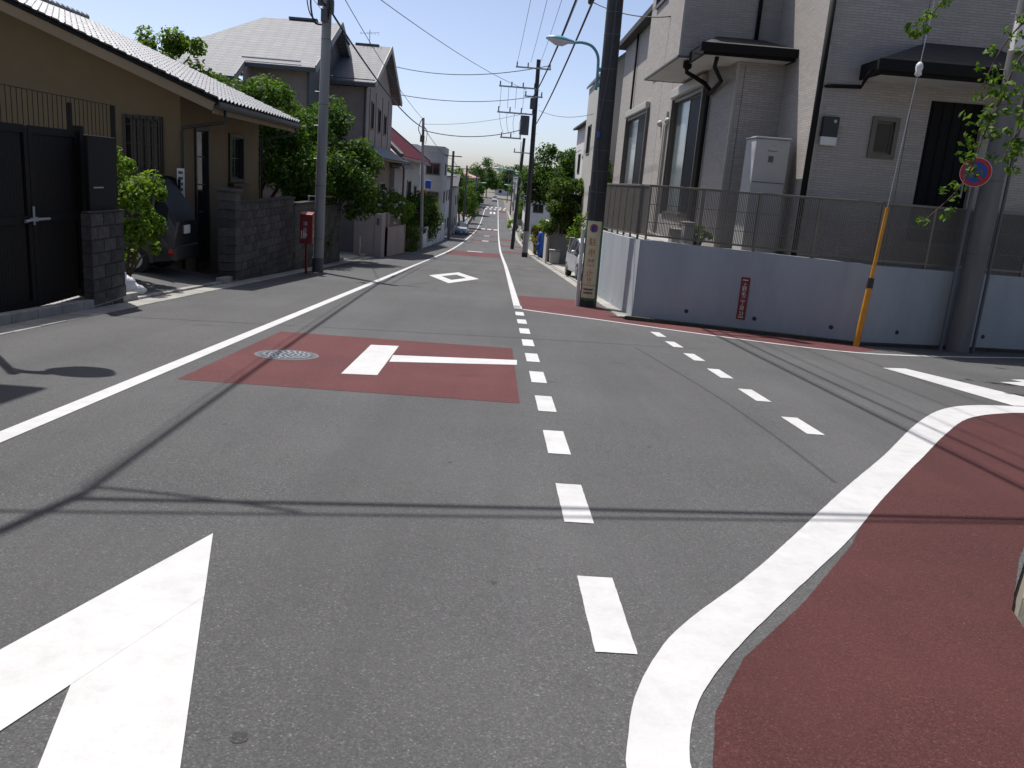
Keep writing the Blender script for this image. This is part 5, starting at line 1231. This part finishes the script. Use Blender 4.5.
# ---- planting beyond
ob = shrub('flowering_bush', 'green bush dotted with white blossoms above the garden wall', (-5.75,44.5,-1.3), (.75,3.2,1.0), 6500, mt['leaf_mid'], .15, 40)
link('blossoms', leafmesh('blossoms', crown_clumps((-5.6,44.5,-.3),.85,3.3,1.0,45,500,.16,.9), .13), mt['petal'], ob)
shrub('flowering_bush', 'paler flowering bush hanging over the far end of the garden wall', (-5.35,47.6,-1.5), (.6,1.3,.75), 2600, mt['leaf_light'], .14, 22)
hedge('hedge', 'low clipped green hedge block in front of the left thin pole', -5.75,-5.05,49.2,55.0,gz(52)-.15,gz(52)+1.25,3800,mt['leaf_hedge'],.12,'clipped hedges')
shrub('evergreen_shrub', 'rounded evergreen bush behind the thin pole on the left', (-5.9,60.5,gz(60)+.4), (1.0,2.6,1.6), 5200, mt['leaf_dark'], .18, 30, 'garden bushes')
shrub('evergreen_shrub', 'larger rounded evergreen bush beside the white garden wall', (-5.7,67,gz(67)+.6), (1.1,3.2,1.65), 6200, mt['leaf_hedge'], .2, 34, 'garden bushes')
shrub('red_leaf_bush', 'rusty red leaved bush rising behind the evergreen bushes', (-6.3,71,gz(71)+1.4), (.9,2.4,1.5), 4000, mt['leaf_red'], .2, 26)
ww = thing('white_garden_wall', 'white garden wall with grey panel below the evergreen bushes', 'wall', (-5.1,63,gz(63)))
m = MB(); m.hexa([(-5.4,57.9,gz(58)-.2),(-5.2,57.9,gz(58)-.2),(-5.2,68.5,gz(68.5)-.2),(-5.4,68.5,gz(68.5)-.2),(-5.4,57.9,gz(58)+1.42),(-5.2,57.9,gz(58)+1.42),(-5.2,68.5,gz(68.5)+1.55),(-5.4,68.5,gz(68.5)+1.55)]); m.build('panel', mt['white_wall'], ww)
m = MB(); m.hexa([(-5.198,63.4,gz(63.4)+.35),(-5.19,63.4,gz(63.4)+.35),(-5.19,65.4,gz(65.4)+.35),(-5.198,65.4,gz(65.4)+.35),(-5.198,63.4,gz(63.4)+1.3),(-5.19,63.4,gz(63.4)+1.3),(-5.19,65.4,gz(65.4)+1.3),(-5.198,65.4,gz(65.4)+1.3)]); m.build('louvre', mt['grey_wall'], ww)
cw = thing('concrete_garden_wall', 'plain pale concrete garden wall further down the left kerb', 'wall', (-5.3,76,gz(76)))
m = MB(); m.hexa([(-5.5,68.6,gz(68.6)-.2),(-5.3,68.6,gz(68.6)-.2),(-5.3,86,gz(86)-.2),(-5.5,86,gz(86)-.2),(-5.5,68.6,gz(68.6)+1.7),(-5.3,68.6,gz(68.6)+1.7),(-5.3,86,gz(86)+1.7),(-5.5,86,gz(86)+1.7)]); m.build('panel', mt['pale_wall'], cw)
for y in (68.7,74,80,85.8): MB().box(-5.53,-5.27,y,y+.25,gz(y)-.2,gz(y)+1.85).build('post', mt['pale_wall'], cw)

# ---- red-roofed house
h3 = thing('red_roof_house', 'pale house with a dark red tiled hip roof on the left', 'house', (-9.5,60,gz(60)))
zb3 = gz(60)-.6; mb = MB(); holewall(mb,'x',-6.5,51.5,69,zb3,2.3,[(54,56,-.9,.6),(60,62.5,-1.2,1.0),(65,66.5,-.9,.6)],.1,-1); holewall(mb,'y',51.5,-13,-6.5,zb3,2.3,[],.1,1); holewall(mb,'y',69,-13,-6.5,zb3,2.3,[],.1,-1); mb.build('wall', mt['pale_wall'], h3)
for a in ((54,56,-.9,.6),(60,62.5,-1.2,1.0),(65,66.5,-.9,.6)): window(h3,'x',-6.5,*a,-1,mt['frame_al'],mt['glass'],2,.05,.1)
rf = hip_roof(h3,-13.2,-5.85,50.5,70,2.45,5.35,3.9,mt['redtile'],.16)
mb = MB()
for i in range(58):
    y = 50.8+i*.33; yy0, yy1 = y, y
    t0 = 1.0
    top = min(1.0, (y-50.5)/3.9, (70-y)/3.9)
    if top > .05: mb.cyl((-5.83,y,2.5),(-5.85-3.67*top,y,2.5+2.87*top),.075,None,6)
mb.build('roll_tiles', mt['redtile'], rf, kind='stuff')
mb = MB(); mb.bar((-9.52,54.4,5.4),(-9.52,66.1,5.4),.3,.22); mb.bar((-9.52,66.1,5.4),(-5.85,70,2.52),.26,.2); mb.bar((-9.52,54.4,5.4),(-5.85,50.5,2.52),.26,.2); mb.build('ridge_tiles', mt['grey_dark'], rf)
MB().box(-5.86,-5.72,50.5,70,2.22,2.34).build('gutter', mt['grey_dark'], h3)
ax_ = thing('annex', 'small grey annex with a pale lean-to roof before the red roof house', 'building', (-6.8,52.5,gz(52)))
MB().box(-9,-6.25,50.7,55,zb3,1.75).build('wall', mt['grey_wall'], ax_); hip_roof(ax_,-9.5,-5.75,50.2,55.6,2.0,3.0,1.5,mt['shingle'],.1); MB().box(-5.76,-5.64,50.2,55.6,1.78,1.9).build('gutter', mt['grey_dark'], ax_)
MB().cyl((-6.2,55.1,1.8),(-6.2,55.1,zb3),.06,None,8).build('downpipe', mt['grey_dark'], ax_)

# ---- generic farther buildings
def building(name, label, x0, x1, y0, y1, h, wall, roof='flat', roofm='slate', floors=2, street=1, rz_=1.6, group=None):
    t = thing(name, label, 'building', ((x0+x1)/2,(y0+y1)/2,gz((y0+y1)/2)), group); zb = gz((y0+y1)/2)-.6; zt = gz((y0+y1)/2)+h
    xs_ = x1 if street > 0 else x0; inw = -1 if street > 0 else 1; hs = []; hc = []
    fh = (h-.4)/floors
    for f in range(floors):
        z0 = gz((y0+y1)/2)+.9+f*fh; n = max(1,int((y1-y0)/3.6))
        for i in range(n):
            c = y0+(y1-y0)*(i+.5)/n; hs.append((c-.8,c+.8,z0,z0+1.25))
        n = max(1,int((x1-x0)/3.4))
        for i in range(n):
            c = x0+(x1-x0)*(i+.5)/n; hc.append((c-.7,c+.7,z0,z0+1.15))
    mb = MB(); holewall(mb,'x',xs_,y0,y1,zb,zt,hs,.12,inw); holewall(mb,'y',y0,x0,x1,zb,zt,hc,.12,1)
    xo = x0 if street > 0 else x1; mb.quad((xo,y0,zb),(xo,y1,zb),(xo,y1,zt),(xo,y0,zt)); mb.quad((x0,y1,zb),(x1,y1,zb),(x1,y1,zt),(x0,y1,zt)); mb.build('wall', mt[wall], t)
    for w_ in hs: window(t,'x',xs_,*w_,inw,mt['frame_al'],mt['glass'],2,.04,.08)
    for w_ in hc: window(t,'y',y0,*w_,1,mt['frame_al'],mt['glass'],2,.04,.08)
    if roof == 'flat':
        MB().box(x0,x1,y0,y1,zt,zt+.1).build('roof', mt['concrete'], t)
        mb = MB()
        for b in ((x0-.05,x1+.05,y0-.05,y0+.15),(x0-.05,x1+.05,y1-.15,y1+.05),(x0-.05,x0+.15,y0+.15,y1-.15),(x1-.15,x1+.05,y0+.15,y1-.15)): mb.box(*b,zt-.15,zt+.5)
        mb.build('parapet', mt[wall], t)
    elif roof == 'gable_x': gable_roof_x(t,y0-.5,y1+.5,x0-.4,x1+.4,zt,zt+rz_,mt[roofm]); m = MB(); m.quad((xs_-inw*-.0,y0,zt),(xs_,y1,zt),(xs_,(y0+y1)/2,zt+rz_-.1)); m.build('gable', mt[wall], t)
    else: hip_roof(t,x0-.5,x1+.5,y0-.5,y1+.5,zt,zt+rz_,min(3,(y1-y0)/2.2),mt[roofm])
    return t
building('white_building','small white flat roofed building beyond the red roof house',-12,-7.9,80,86,8.4,'white_wall',floors=2)
building('grey_building','plain grey boxy building standing beyond the red roof house',-8.0,-5.9,88,95,9.0,'grey_wall',floors=3)
building('pale_building','pale two storey building next to the far left trees',-13,-6.2,99,112,7.2,'pale_wall','hip','shingle',2)
building('pale_blue_house','bluish grey house beside the far left trees',-12,-5.9,114,124,6.4,'grey_wall','gable_x','slate',2)
MB().box(-6.9,-6.3,78,78.6,.3,1.25).build('water_tank', mt['bluetarp'], None, bevel=.05, label='bright blue water tank beside the white building', cat='tank') if False else None
wt = thing('water_tank', 'bright blue tank on a stand below the grey building', 'tank', (-6.2,74.5,gz(74)))
MB().box(-6.45,-5.95,74,74.6,.35,1.05).build('tank_body', mt['bluetarp'], wt, bevel=.06)
for x in (-6.42,-6.06):
    for y in (74.05,74.5): MB().box(x,x+.06,y,y+.06,gz(74)-.1,.35).build('leg', mt['galv'], wt)

# far trees, left and right, then the end of the street
for lab, x, y, h, r, n, m_, g in (
    ('tall dark tree behind the poles on the far left kerb',-7.6,132,9.5,(2.6,3.5,4.2),6500,'leaf_mid','far street trees'),
    ('dense tree on the far left overhanging the road',-6.6,146,8.6,(2.6,4,4.0),6500,'leaf_mid','far street trees'),
    ('dark tree on the far left just before the crossing',-6.8,168,8.2,(2.9,4,4.2),5500,'leaf_dark','far street trees'),
    ('bushy tree at the crossing on the left',-6.8,205,9,(3,5,4.5),4500,'leaf_dark','far street trees'),
    ('tree beyond the crossing on the left',-7.4,262,11,(3.6,6,5.4),4500,'leaf_dark','far street trees'),
    ('tree beyond the crossing on the right',6.2,255,9,(3,6,4.4),4000,'leaf_dark','far street trees'),
    ('low tree beside the far right street lamp',5.0,150,6.0,(2.0,3.5,2.7),4000,'leaf_mid','far street trees'),
    ('dark tree closing the end of the street, left of centre',-5,335,14,(6,6,7),7000,'leaf_dark','trees at the street end'),
    ('dark tree closing the end of the street, right of centre',5.5,330,13,(6,6,6.5),7000,'leaf_dark','trees at the street end'),
    ('pale tree far beyond the end of the street',-1,420,13,(9,6,7),5000,'leaf_mid','trees at the street end')):
    tree('street_tree', lab, (x,y,gz(y)), h*.7, (x,y,gz(y)+h-r[2]), r, n, mt[m_], .34 if y < 200 else .6, 40, .2, g, cl=.3)
building('far_house','brownish house at the far right before the crossing',3.6,10,176,190,8.4,'h2wall','flat','slate',2,-1)
building('far_house','white house far right between the poles',3.8,11,118,130,6.2,'white_wall','hip','slate',2,-1)
building('far_house','grey house past the crossing on the right',4,12,236,250,7.6,'grey_wall','gable_x','slate',2,-1)
building('far_house','cream house past the crossing on the left',-14,-6.5,236,252,8,'pale_wall','hip','redtile',2,1)
building('far_house','low white house closing the view at the street end',-2,8,380,392,8,'white_wall','hip','slate',2,-1)
car('oncoming_car', 'small pale van at the far end of the street', (-1.4,300,gz(300)), 0, mt['carwhite'], 4.4,1.7,1.9,'van')
car('parked_car', 'pale blue grey car parked at the left kerb beyond the white garden wall', (-4.55,112,gz(112)), 0, mt['carblue'], 4.2,1.69,1.6,'van', 'parked cars')
# ================================================================== FURTHER DOWN THE RIGHT SIDE
hb = thing('beige_house', 'beige house with grey roof partly hidden behind the black pole', 'house', (7,42,gz(42)))
zb5 = gz(42)-.6
mb = MB(); holewall(mb,'x',4.4,38.5,46.5,zb5,6.6,[(40,41.6,.2,1.6),(43.4,45,3.2,4.6)],.12,1); holewall(mb,'y',38.5,4.4,11,zb5,6.6,[],.1,1); mb.quad((4.4,38.5,6.6),(11,38.5,6.6),(7.7,38.5,9.4)); mb.build('wall', mt['pale_wall'], hb)
gable_roof_y(hb,4.3,11.1,38.2,47,6.75,9.5,mt['shingle'],None)
for a in ((40,41.6,.2,1.6),(43.4,45,3.2,4.6)): window(hb,'x',4.4,*a,1,mt['frame_al'],mt['glass'],2)
MB().box(4.24,4.38,39.0,39.3,4.4,4.9).build('wall_lamp', mt['black'], hb)
hc_ = thing('white_house', 'white house with a thin flat eave behind the trees on the right', 'house', (8,54,gz(54)))
zb6 = gz(54)-.6
mb = MB(); holewall(mb,'x',5.15,50,60,zb6,5.3,[(52,53.3,2.4,3.6),(56,57.5,2.4,3.6)],.12,1); holewall(mb,'y',50,5.15,12,zb6,5.6,[(5.9,6.6,2.4,3.4)],.12,1); mb.build('wall', mt['white_wall'], hc_)
mb = MB(); mb.hexa([(4.85,49.6,5.3),(12,49.6,6.3),(12,60.5,6.3),(4.85,60.5,5.3),(4.85,49.6,5.42),(12,49.6,6.42),(12,60.5,6.42),(4.85,60.5,5.42)]); mb.build('roof', mt['slate'], hc_)
window(hc_,'x',5.15,52,53.3,2.4,3.6,1,mt['frame_al'],mt['glass'],2); window(hc_,'x',5.15,56,57.5,2.4,3.6,1,mt['frame_al'],mt['glass'],2); window(hc_,'y',50,5.9,6.6,2.4,3.4,1,mt['frame_al'],mt['glass'],1)
MB().cyl((5.05,51,3.3),(5.05,51.6,3.3),.25,None,14).build('satellite_dish', mt['galv'], hc_)

tree('garden_tree', 'round dark green tree on the right behind the clipped hedge', (4.3,61,gz(61)), 5.0, (4.0,61,1.35), (2.4,2.6,2.75), 17000, mt['leaf_dark'], .22, 75, .16, 'garden trees', cl=.25)
tree('garden_tree', 'dark tree farther right behind the round tree', (6.3,64,gz(64)), 5.4, (6.4,64,1.2), (2.2,2.4,3.0), 11000, mt['leaf_dark'], .24, 55, .15, 'garden trees', cl=.25)
hedge('hedge', 'tall clipped hedge block beside the parked white car', 2.95,4.95,44.6,47.4,-1.0,1.62,19000,mt['leaf_hedge'],.14,'clipped hedges',.2)
shrub('shrub', 'loose bright shrub beside the tall clipped hedge and the black pole', (4.15,38.2,gz(38)+.3), (.75,.8,1.15), 2600, mt['leaf_light'], .13, 22)
shrub('shrub', 'leafy green shrub between the mesh fence and the beige house', (4.5,38.0,1.0), (.45,.5,.9), 1300, mt['leaf_light'], .13, 16)
shrub('shrub', 'yellowish bush on the right by the twin poles', (3.6,66,gz(66)+.9), (.9,1.8,.9), 2400, mt['leaf_light'], .18, 20)
hedge('hedge', 'brownish low hedge on the right behind the blue plastic sheet', 3.0,4.4,58,63.5,gz(60)+.5,gz(60)+1.85,3200,mt['leaf_brown'],.15,'clipped hedges')
# walls and small things beside the parked car
gwl = thing('grey_boundary_wall', 'grey concrete boundary wall end beside the white bin', 'wall', (3.4,46.5,gz(46)))
MB().box(2.98,5.2,47.5,47.7,gz(47.5)-.2,-.62).build('panel', mt['grey_wall'], gwl); MB().box(2.86,2.98,47.1,49.6,gz(48)-.2,-.5).build('end_post', mt['pale_wall'], gwl, bevel=.01)
ps = thing('timber_post', 'leaning brown timber post between the bin and the white car', 'post', (3.35,37.5,gz(37.5)))
mb = MB(); mb.hexa([(3.2,37.4,gz(37.4)-.1),(3.42,37.4,gz(37.4)-.1),(3.42,37.6,gz(37.4)-.1),(3.2,37.6,gz(37.4)-.1),(3.32,37.4,-.72),(3.50,37.4,-.72),(3.50,37.6,-.72),(3.32,37.6,-.72)]); mb.build('shaft', mt['h2low'], ps); MB().box(3.3,3.52,37.38,37.62,-.72,-.69).build('cap', mt['concrete'], ps)
bn = thing('waste_bin', 'white plastic waste bin with a lid against the grey wall', 'bin', (3.3,46.2,gz(46.2)))
mb = MB(); z = gz(46.2)+.04; mb.hexa([(3.08,46.0,z),(3.55,46.0,z),(3.55,46.45,z),(3.08,46.45,z),(3.03,45.95,z+.72),(3.6,45.95,z+.72),(3.6,46.5,z+.72),(3.03,46.5,z+.72)]); mb.build('tub', mt['bin'], bn, bevel=.03); MB().box(3.0,3.63,45.92,46.53,z+.72,z+.8).build('lid', mt['pinkwall'], bn, bevel=.02)
bt = thing('plastic_sheet', 'bright blue plastic sheet draped over a stack by the right kerb', 'sheet', (3.0,55.5,gz(55.5)))
mb = MB(); z = gz(55.5); mb.ball((3.05,55.5,z+.72),.30,.3,.7,12,9,.5); mb.ball((3.1,55.5,z+.9),.46,.4,.42,12,8,.5); mb.ball((2.98,55.4,z+1.4),.22,.2,.42,10,7,.4); mb.build('folds', mt['bluetarp'], bt, smooth=True)
MB().cyl((3.28,55.2,z),(3.28,55.2,z+1.75),.05,None,8).build('prop', mt['white_wall'], bt)
car('parked_car', 'white silver car parked nose out on the right beside the black pole', (3.78,31.6,gz(31.4)+.045), (R(-3.4),0,R(3)), mt['carwhite'], 4.3, 1.72, 1.52, 'hatch', 'parked cars')

# ---- poles on the right
R2 = utility_pole('utility_pole', 'dark utility pole with crossarms and transformer, right of the road', 2.05,57.2,12.75,.19,.13,mt['darkpole'],(-.1,0),(),True)
MB().cyl((2.05,57.2,gz(57.2)-.1),(2.045,57.2,gz(57.2)+1.75),.2,.198,20).build('grey_wrap', mt['grey_wall'], R2)
MB().cyl((2.05,57.2,gz(57.2)-.12),(2.048,57.2,gz(57.2)+.32),.206,None,20).build('foot_band', mt['black'], R2)
def arm(par, x0, x1, y, z, n=4, ins=.26, down=False):
    MB().bar((x0,y,z),(x1,y,z),.09,.09).build('crossarm', mt['galv'], par)
    for i in range(n):
        x = x0+.08+(x1-x0-.16)*i/max(1,n-1)
        MB().lathe((x,y,z+(-.05-ins if down else .05)),[(.03,0),(.055,.05),(.03,.09),(.055,.14),(.03,.19),(.05,ins)],8).build('insulator', mt['grey_dark'], par)
arm(R2,.5,2.8,57.1,8.75,4); arm(R2,-.5,1.9,57.1,7.5,4); arm(R2,1.2,2.4,57.1,7.0,2); arm(R2,-.5,1.9,57.1,5.88,4,.3); arm(R2,-.2,1.2,57.1,4.3,3)
mb = MB()
for i in range(4): mb.tube(catenary((-.35+i*.5,57.1,7.45),(-.35+i*.5,57.1,6.15),.0,4),.012,5)
for i in range(4): mb.tube(spline([(-.35+i*.5,57.05,5.9),(-.25+i*.42,57,5.2),(.0+i*.35,57,4.55)],4),.012,5)
mb.build('jumper_cables', mt['wire'], R2)
MB().cyl((1.35,56.9,4.55),(1.35,56.9,5.75),.3,None,16).build('transformer', mt['grey_dark'], R2, smooth='auto')
MB().box(1.6,1.95,56.75,57.0,6.2,6.9).build('switch_box', mt['grey_dark'], R2, bevel=.03)
R2b = utility_pole('utility_pole', 'slanting dark utility pole just left of the transformer pole', 1.5,75,9.6,.17,.12,mt['darkpole'],(.35,0),(),True)
arm(R2b,1.0,2.6,74.9,4.0,3)
L2 = utility_pole('utility_pole', 'slim grey steel pole on the left in front of the red roof house', -5.05,57.5,8.6,.12,.085,mt['grey_wall'],(-.3,0),(),False)
mb = MB(); mb.tube(spline([(-5.35,57.4,5.1),(-5.5,57.4,4.9),(-5.62,57.4,4.4),(-5.4,57.4,4.0),(-5.25,57.4,4.3)],5),.03,6); mb.tube(spline([(-5.3,57.4,4.6),(-5.05,57.4,4.3),(-5.1,57.4,3.5)],5),.02,6); mb.build('cable_loops', mt['wire'], L2)
MB().box(-5.48,-5.2,57.25,57.5,3.6,4.0).build('cable_box', mt['grey_dark'], L2)
for lab, x, y, h in (('dark pole standing past the evergreen bushes on the left',-4.95,88,9.0),('pole on the left beside the parked blue grey car',-4.9,124,9.5),('pole on the right before the crossing',3.0,132,10),('pole on the left near the far trees',-5.0,182,10),('distant pole past the crossing on the right',3.2,215,10.5),('distant pole beyond the crossing on the left',-5.2,280,11),('most distant pole on the right of the road',3.0,300,11)):
    p = utility_pole('utility_pole', lab, x, y, h, .16, .12, mt['grey_dark'], (0,0), (), False)
    MB().bar((x-.9,y,gz(y)+h-.5),(x+.9,y,gz(y)+h-.5),.1,.1).build('crossarm', mt['grey_dark'], p); MB().bar((x-.8,y,gz(y)+h-1.5),(x+.8,y,gz(y)+h-1.5),.1,.1).build('crossarm', mt['grey_dark'], p)
def far_lamp(lab, x, y, z, dirx):
    t = thing('street_lamp', lab, 'street lamp', (x,y,z), 'far street lamps')
    MB().tube([(x,y,z-.5),(x,y,z),(x+dirx*.5,y,z+.25),(x+dirx*1.2,y,z+.28)],.05,6).build('arm', mt['teal'], t)
    a_, b_ = lamphead(x+dirx*2.3,x+dirx*1.1,y,z+.34,.2); a_.build('lamp_cover', mt['teal'], t); b_.build('lamp_lens', mt['lens'], t)
far_lamp('blue street lamp leaning out from the slanting dark pole',1.6,74.9,2.2,-1)
far_lamp('small blue street lamp low over the right kerb, far down the road',3.0,131.8,.6,-1)
far_lamp('small pale street lamp over the road from the far left pole',-5.0,181.8,.4,1)
sgp = thing('post_sign', 'small sign post on the right kerb before the crossing', 'sign', (2.2,100,gz(100)))
MB().cyl((2.2,100,gz(100)-.1),(2.2,100,gz(100)+2.0),.05,None,8).build('post', mt['grey_dark'], sgp); MB().box(1.95,2.45,99.9,99.95,gz(100)+1.3,gz(100)+2.1).build('plate', mt['black'], sgp); MB().cyl((2.2,100,gz(100)-.05),(2.2,100,gz(100)+.4),.12,.07,10).build('foot', mt['rubber'], sgp)
shrub('shrub', 'bright low shrub at the right kerb near the crossing', (3.0,150,gz(150)), (.9,2,1.0), 900, mt['leaf_light'], .35, 14)
shrub('shrub', 'green low planting at the foot of the far right pole', (3.2,88,gz(88)), (.6,3,.8), 1600, mt['leaf_mid'], .2, 18)
fw_ = thing('far_garden_wall', 'pale garden wall along the right kerb past the twin poles', 'wall', (3.0,80,gz(80)))
m = MB(); m.hexa([(2.95,64,gz(64)-.2),(3.15,64,gz(64)-.2),(3.15,110,gz(110)-.2),(2.95,110,gz(110)-.2),(2.95,64,gz(64)+1.0),(3.15,64,gz(64)+1.0),(3.15,110,gz(110)+1.2),(2.95,110,gz(110)+1.2)]); m.build('panel', mt['grey_wall'], fw_)
for y in (64,76,88,100,109.8): MB().box(2.92,3.18,y,y+.3,gz(y)-.2,gz(y)+1.3).build('post', mt['grey_wall'], fw_)

# ================================================================== WIRES
G1 = 'power lines along the right side'
for k, (x2, z2, x1_, z1_, nm) in enumerate(((.58,9.05,.95,9.95,'leftmost thin power line between the transformer pole and the black pole'),(1.45,9.1,1.5,10.1,'second thin power line from the transformer pole to the black pole'),(2.05,9.05,2.1,10.0,'third thin power line from the transformer pole to the black pole'),(2.7,9.05,2.75,9.95,'rightmost thin power line from the transformer pole'))):
    wire(nm,(x2,57.1,z2),(x1_,19.1,z1_),.35,.011,G1); wire(nm.replace('leftmost','leftmost near').replace('second','second near').replace('third','third near').replace('rightmost','rightmost near').replace('from the transformer pole to','span running over the junction from').replace('between the transformer pole and','running over the junction from') if k < 3 else 'rightmost near thin power line span running over the junction',(x1_,19.1,z1_),(x1_-.1,-22,11.4),.4,.011,G1)
wire('thick black cable sloping from the transformer pole to the black pole, upper',(1.75,57,6.95),(1.95,19.1,7.4),.45,.035,G1)
wire('thick black cable sloping from the transformer pole to the black pole, lower',(2.0,57,5.1),(2.0,19.1,6.25),.3,.03,G1)
wire('upper thick cable running from the black pole over the junction',(1.95,19.1,7.4),(2.1,-22,9.1),.5,.022,G1)
wire('lower thick cable running from the black pole over the junction',(2.0,19.1,6.25),(1.7,-22,8.6),.5,.024,G1)
sp_ = MB(); sp_.ball((1.93,22.2,6.05),.07,.35,.09,8,8); sp_.tube(spline([(1.94,22.8,6.2),(1.9,22.0,6.35),(1.93,20.5,6.6)],5),.02,5); sp_.build('cable_splice', mt['wire'], None, label='black cable splice closure hanging on the lower thick cable', cat='splice')
G2 = 'service wires across the street'
wire('long thin wire from the upper thick cable across to the grey house',(1.85,40,6.75),(-6.2,49,7.2),.4,.02,G2)
wire('second thin wire from the transformer pole across to the grey house',(1.6,57,6.95),(-6.4,50.5,5.9),.35,.02,G2)
wire('faint wire from the transformer pole to the left thin pole, upper',(1.4,57.1,5.95),(-5.35,57.4,4.75),.25,.012,G2)
wire('dark wire from the transformer pole to the left thin pole, lower',(1.4,57.1,4.95),(-5.3,57.4,4.35),.45,.028,G2)
wire('thin wire from the black pole back to the white house on the right',(2.3,57.1,3.0),(4.6,50.2,3.6),.2,.016,G2)
wire('thin wire between the black pole and the brick tile house',(2.05,24,6.4),(3.75,21,5.6),.15,.014,G2)
wire('thin wire from the transformer pole towards the beige house',(1.95,50,5.6),(4.3,42,5.0),.25,.012,G2)
wire('thick cable from the left concrete pole to the slim left pole',(-5.0,24.4,5.75),(-5.3,57.4,4.5),.45,.03,'cables along the left side')
wire('thin wire from the left concrete pole to the slim left pole, above the thick cable',(-5.0,24.4,6.65),(-5.3,57.4,5.0),.3,.012,'cables along the left side')
wire('thin wire from the left concrete pole across to the transformer pole',(-4.6,24.4,6.65),(1.3,57.1,7.4),.3,.012,G2)
wire('service wire from the left concrete pole to the grey house eave',(-5.0,24.4,5.6),(-8.0,42,5.2),.35,.012,'cables along the left side')
spx = MB(); spx.bar((-5.03,27.0,5.42),(-5.05,28.0,5.33),.06,.06); spx.build('cable_splice', mt['wire'], None, label='short black sleeve on the thick cable right of the left pole', cat='splice')
wire('thick cable from the left concrete pole running over the left kerb',(-5.05,24.3,5.75),(-4.2,6.85,6.75),.12,.03,'cables over the near road'); wire('thick cable continuing from the cable junction back over the left kerb',(-4.2,6.85,6.75),(-6.2,-6,7.4),.1,.04,'cables over the near road')
wire('thinner cable beside the thick one over the left kerb',(-5.1,24.3,5.6),(-4.25,6.9,6.7),.3,.007,'cables over the near road')
wire('front of two cables crossing above the near road',(-4.2,6.75,6.72),(12.5,8.85,6.9),.25,.03,'cables over the near road')
wire('rear of two cables crossing above the near road',(-4.5,6.5,6.75),(12.5,9.15,7.0),.2,.018,'cables over the near road')
wire('short branch cable joining the crossing cables over the left kerb',(-4.2,6.95,6.7),(-3.0,6.75,6.66),.1,.02,'cables over the near road')
wire('wire from the right edge pole over the side street to the near corner',(8.8,15.2,7.9),(4.5,-6,8.6),.3,.02,'cables over the side street')
wire('second wire from the right edge pole over the side street',(8.8,15.2,7.6),(2.1,19,7.3),.2,.018,'cables over the side street')
for i, y in enumerate((100,132,182,215)):
    a = ((1.6,75,4.9),(2.9,132,3.0),(3.0,132,2.4),(3.1,215,3.0))[i]; b = ((2.9,132,3.4),(3.2,215,3.2),(-5.0,124,2.2),(-5.1,280,4.0))[i]
    wire(('far wire along the right side towards the crossing','far wire along the right side past the crossing','far wire crossing the road before the far trees','far wire crossing the road beyond the crossing')[i],a,b,.5,.025,'far wires')
wire('far wire on the left from the slim pole towards the far trees',(-5.3,57.4,4.6),(-4.95,88,3.2),.4,.02,'far wires'); wire('far wire on the left past the dark pole',(-4.95,88,3.2),(-4.9,124,2.4),.4,.02,'far wires')

shrub('shrub', 'dark green shrub filling the gap behind the parked white car', (4.9,36.5,gz(36)+.1), (.9,1.0,1.2), 3600, mt['leaf_mid'], .14, 26)

building('added_corner_house','unseen pale house added on the near right corner plot to block skylight',6.6,15,-7,5.2,6.6,'pale_wall','hip','slate',2,-1)  # added out of view to cut skylight on the camera-facing walls
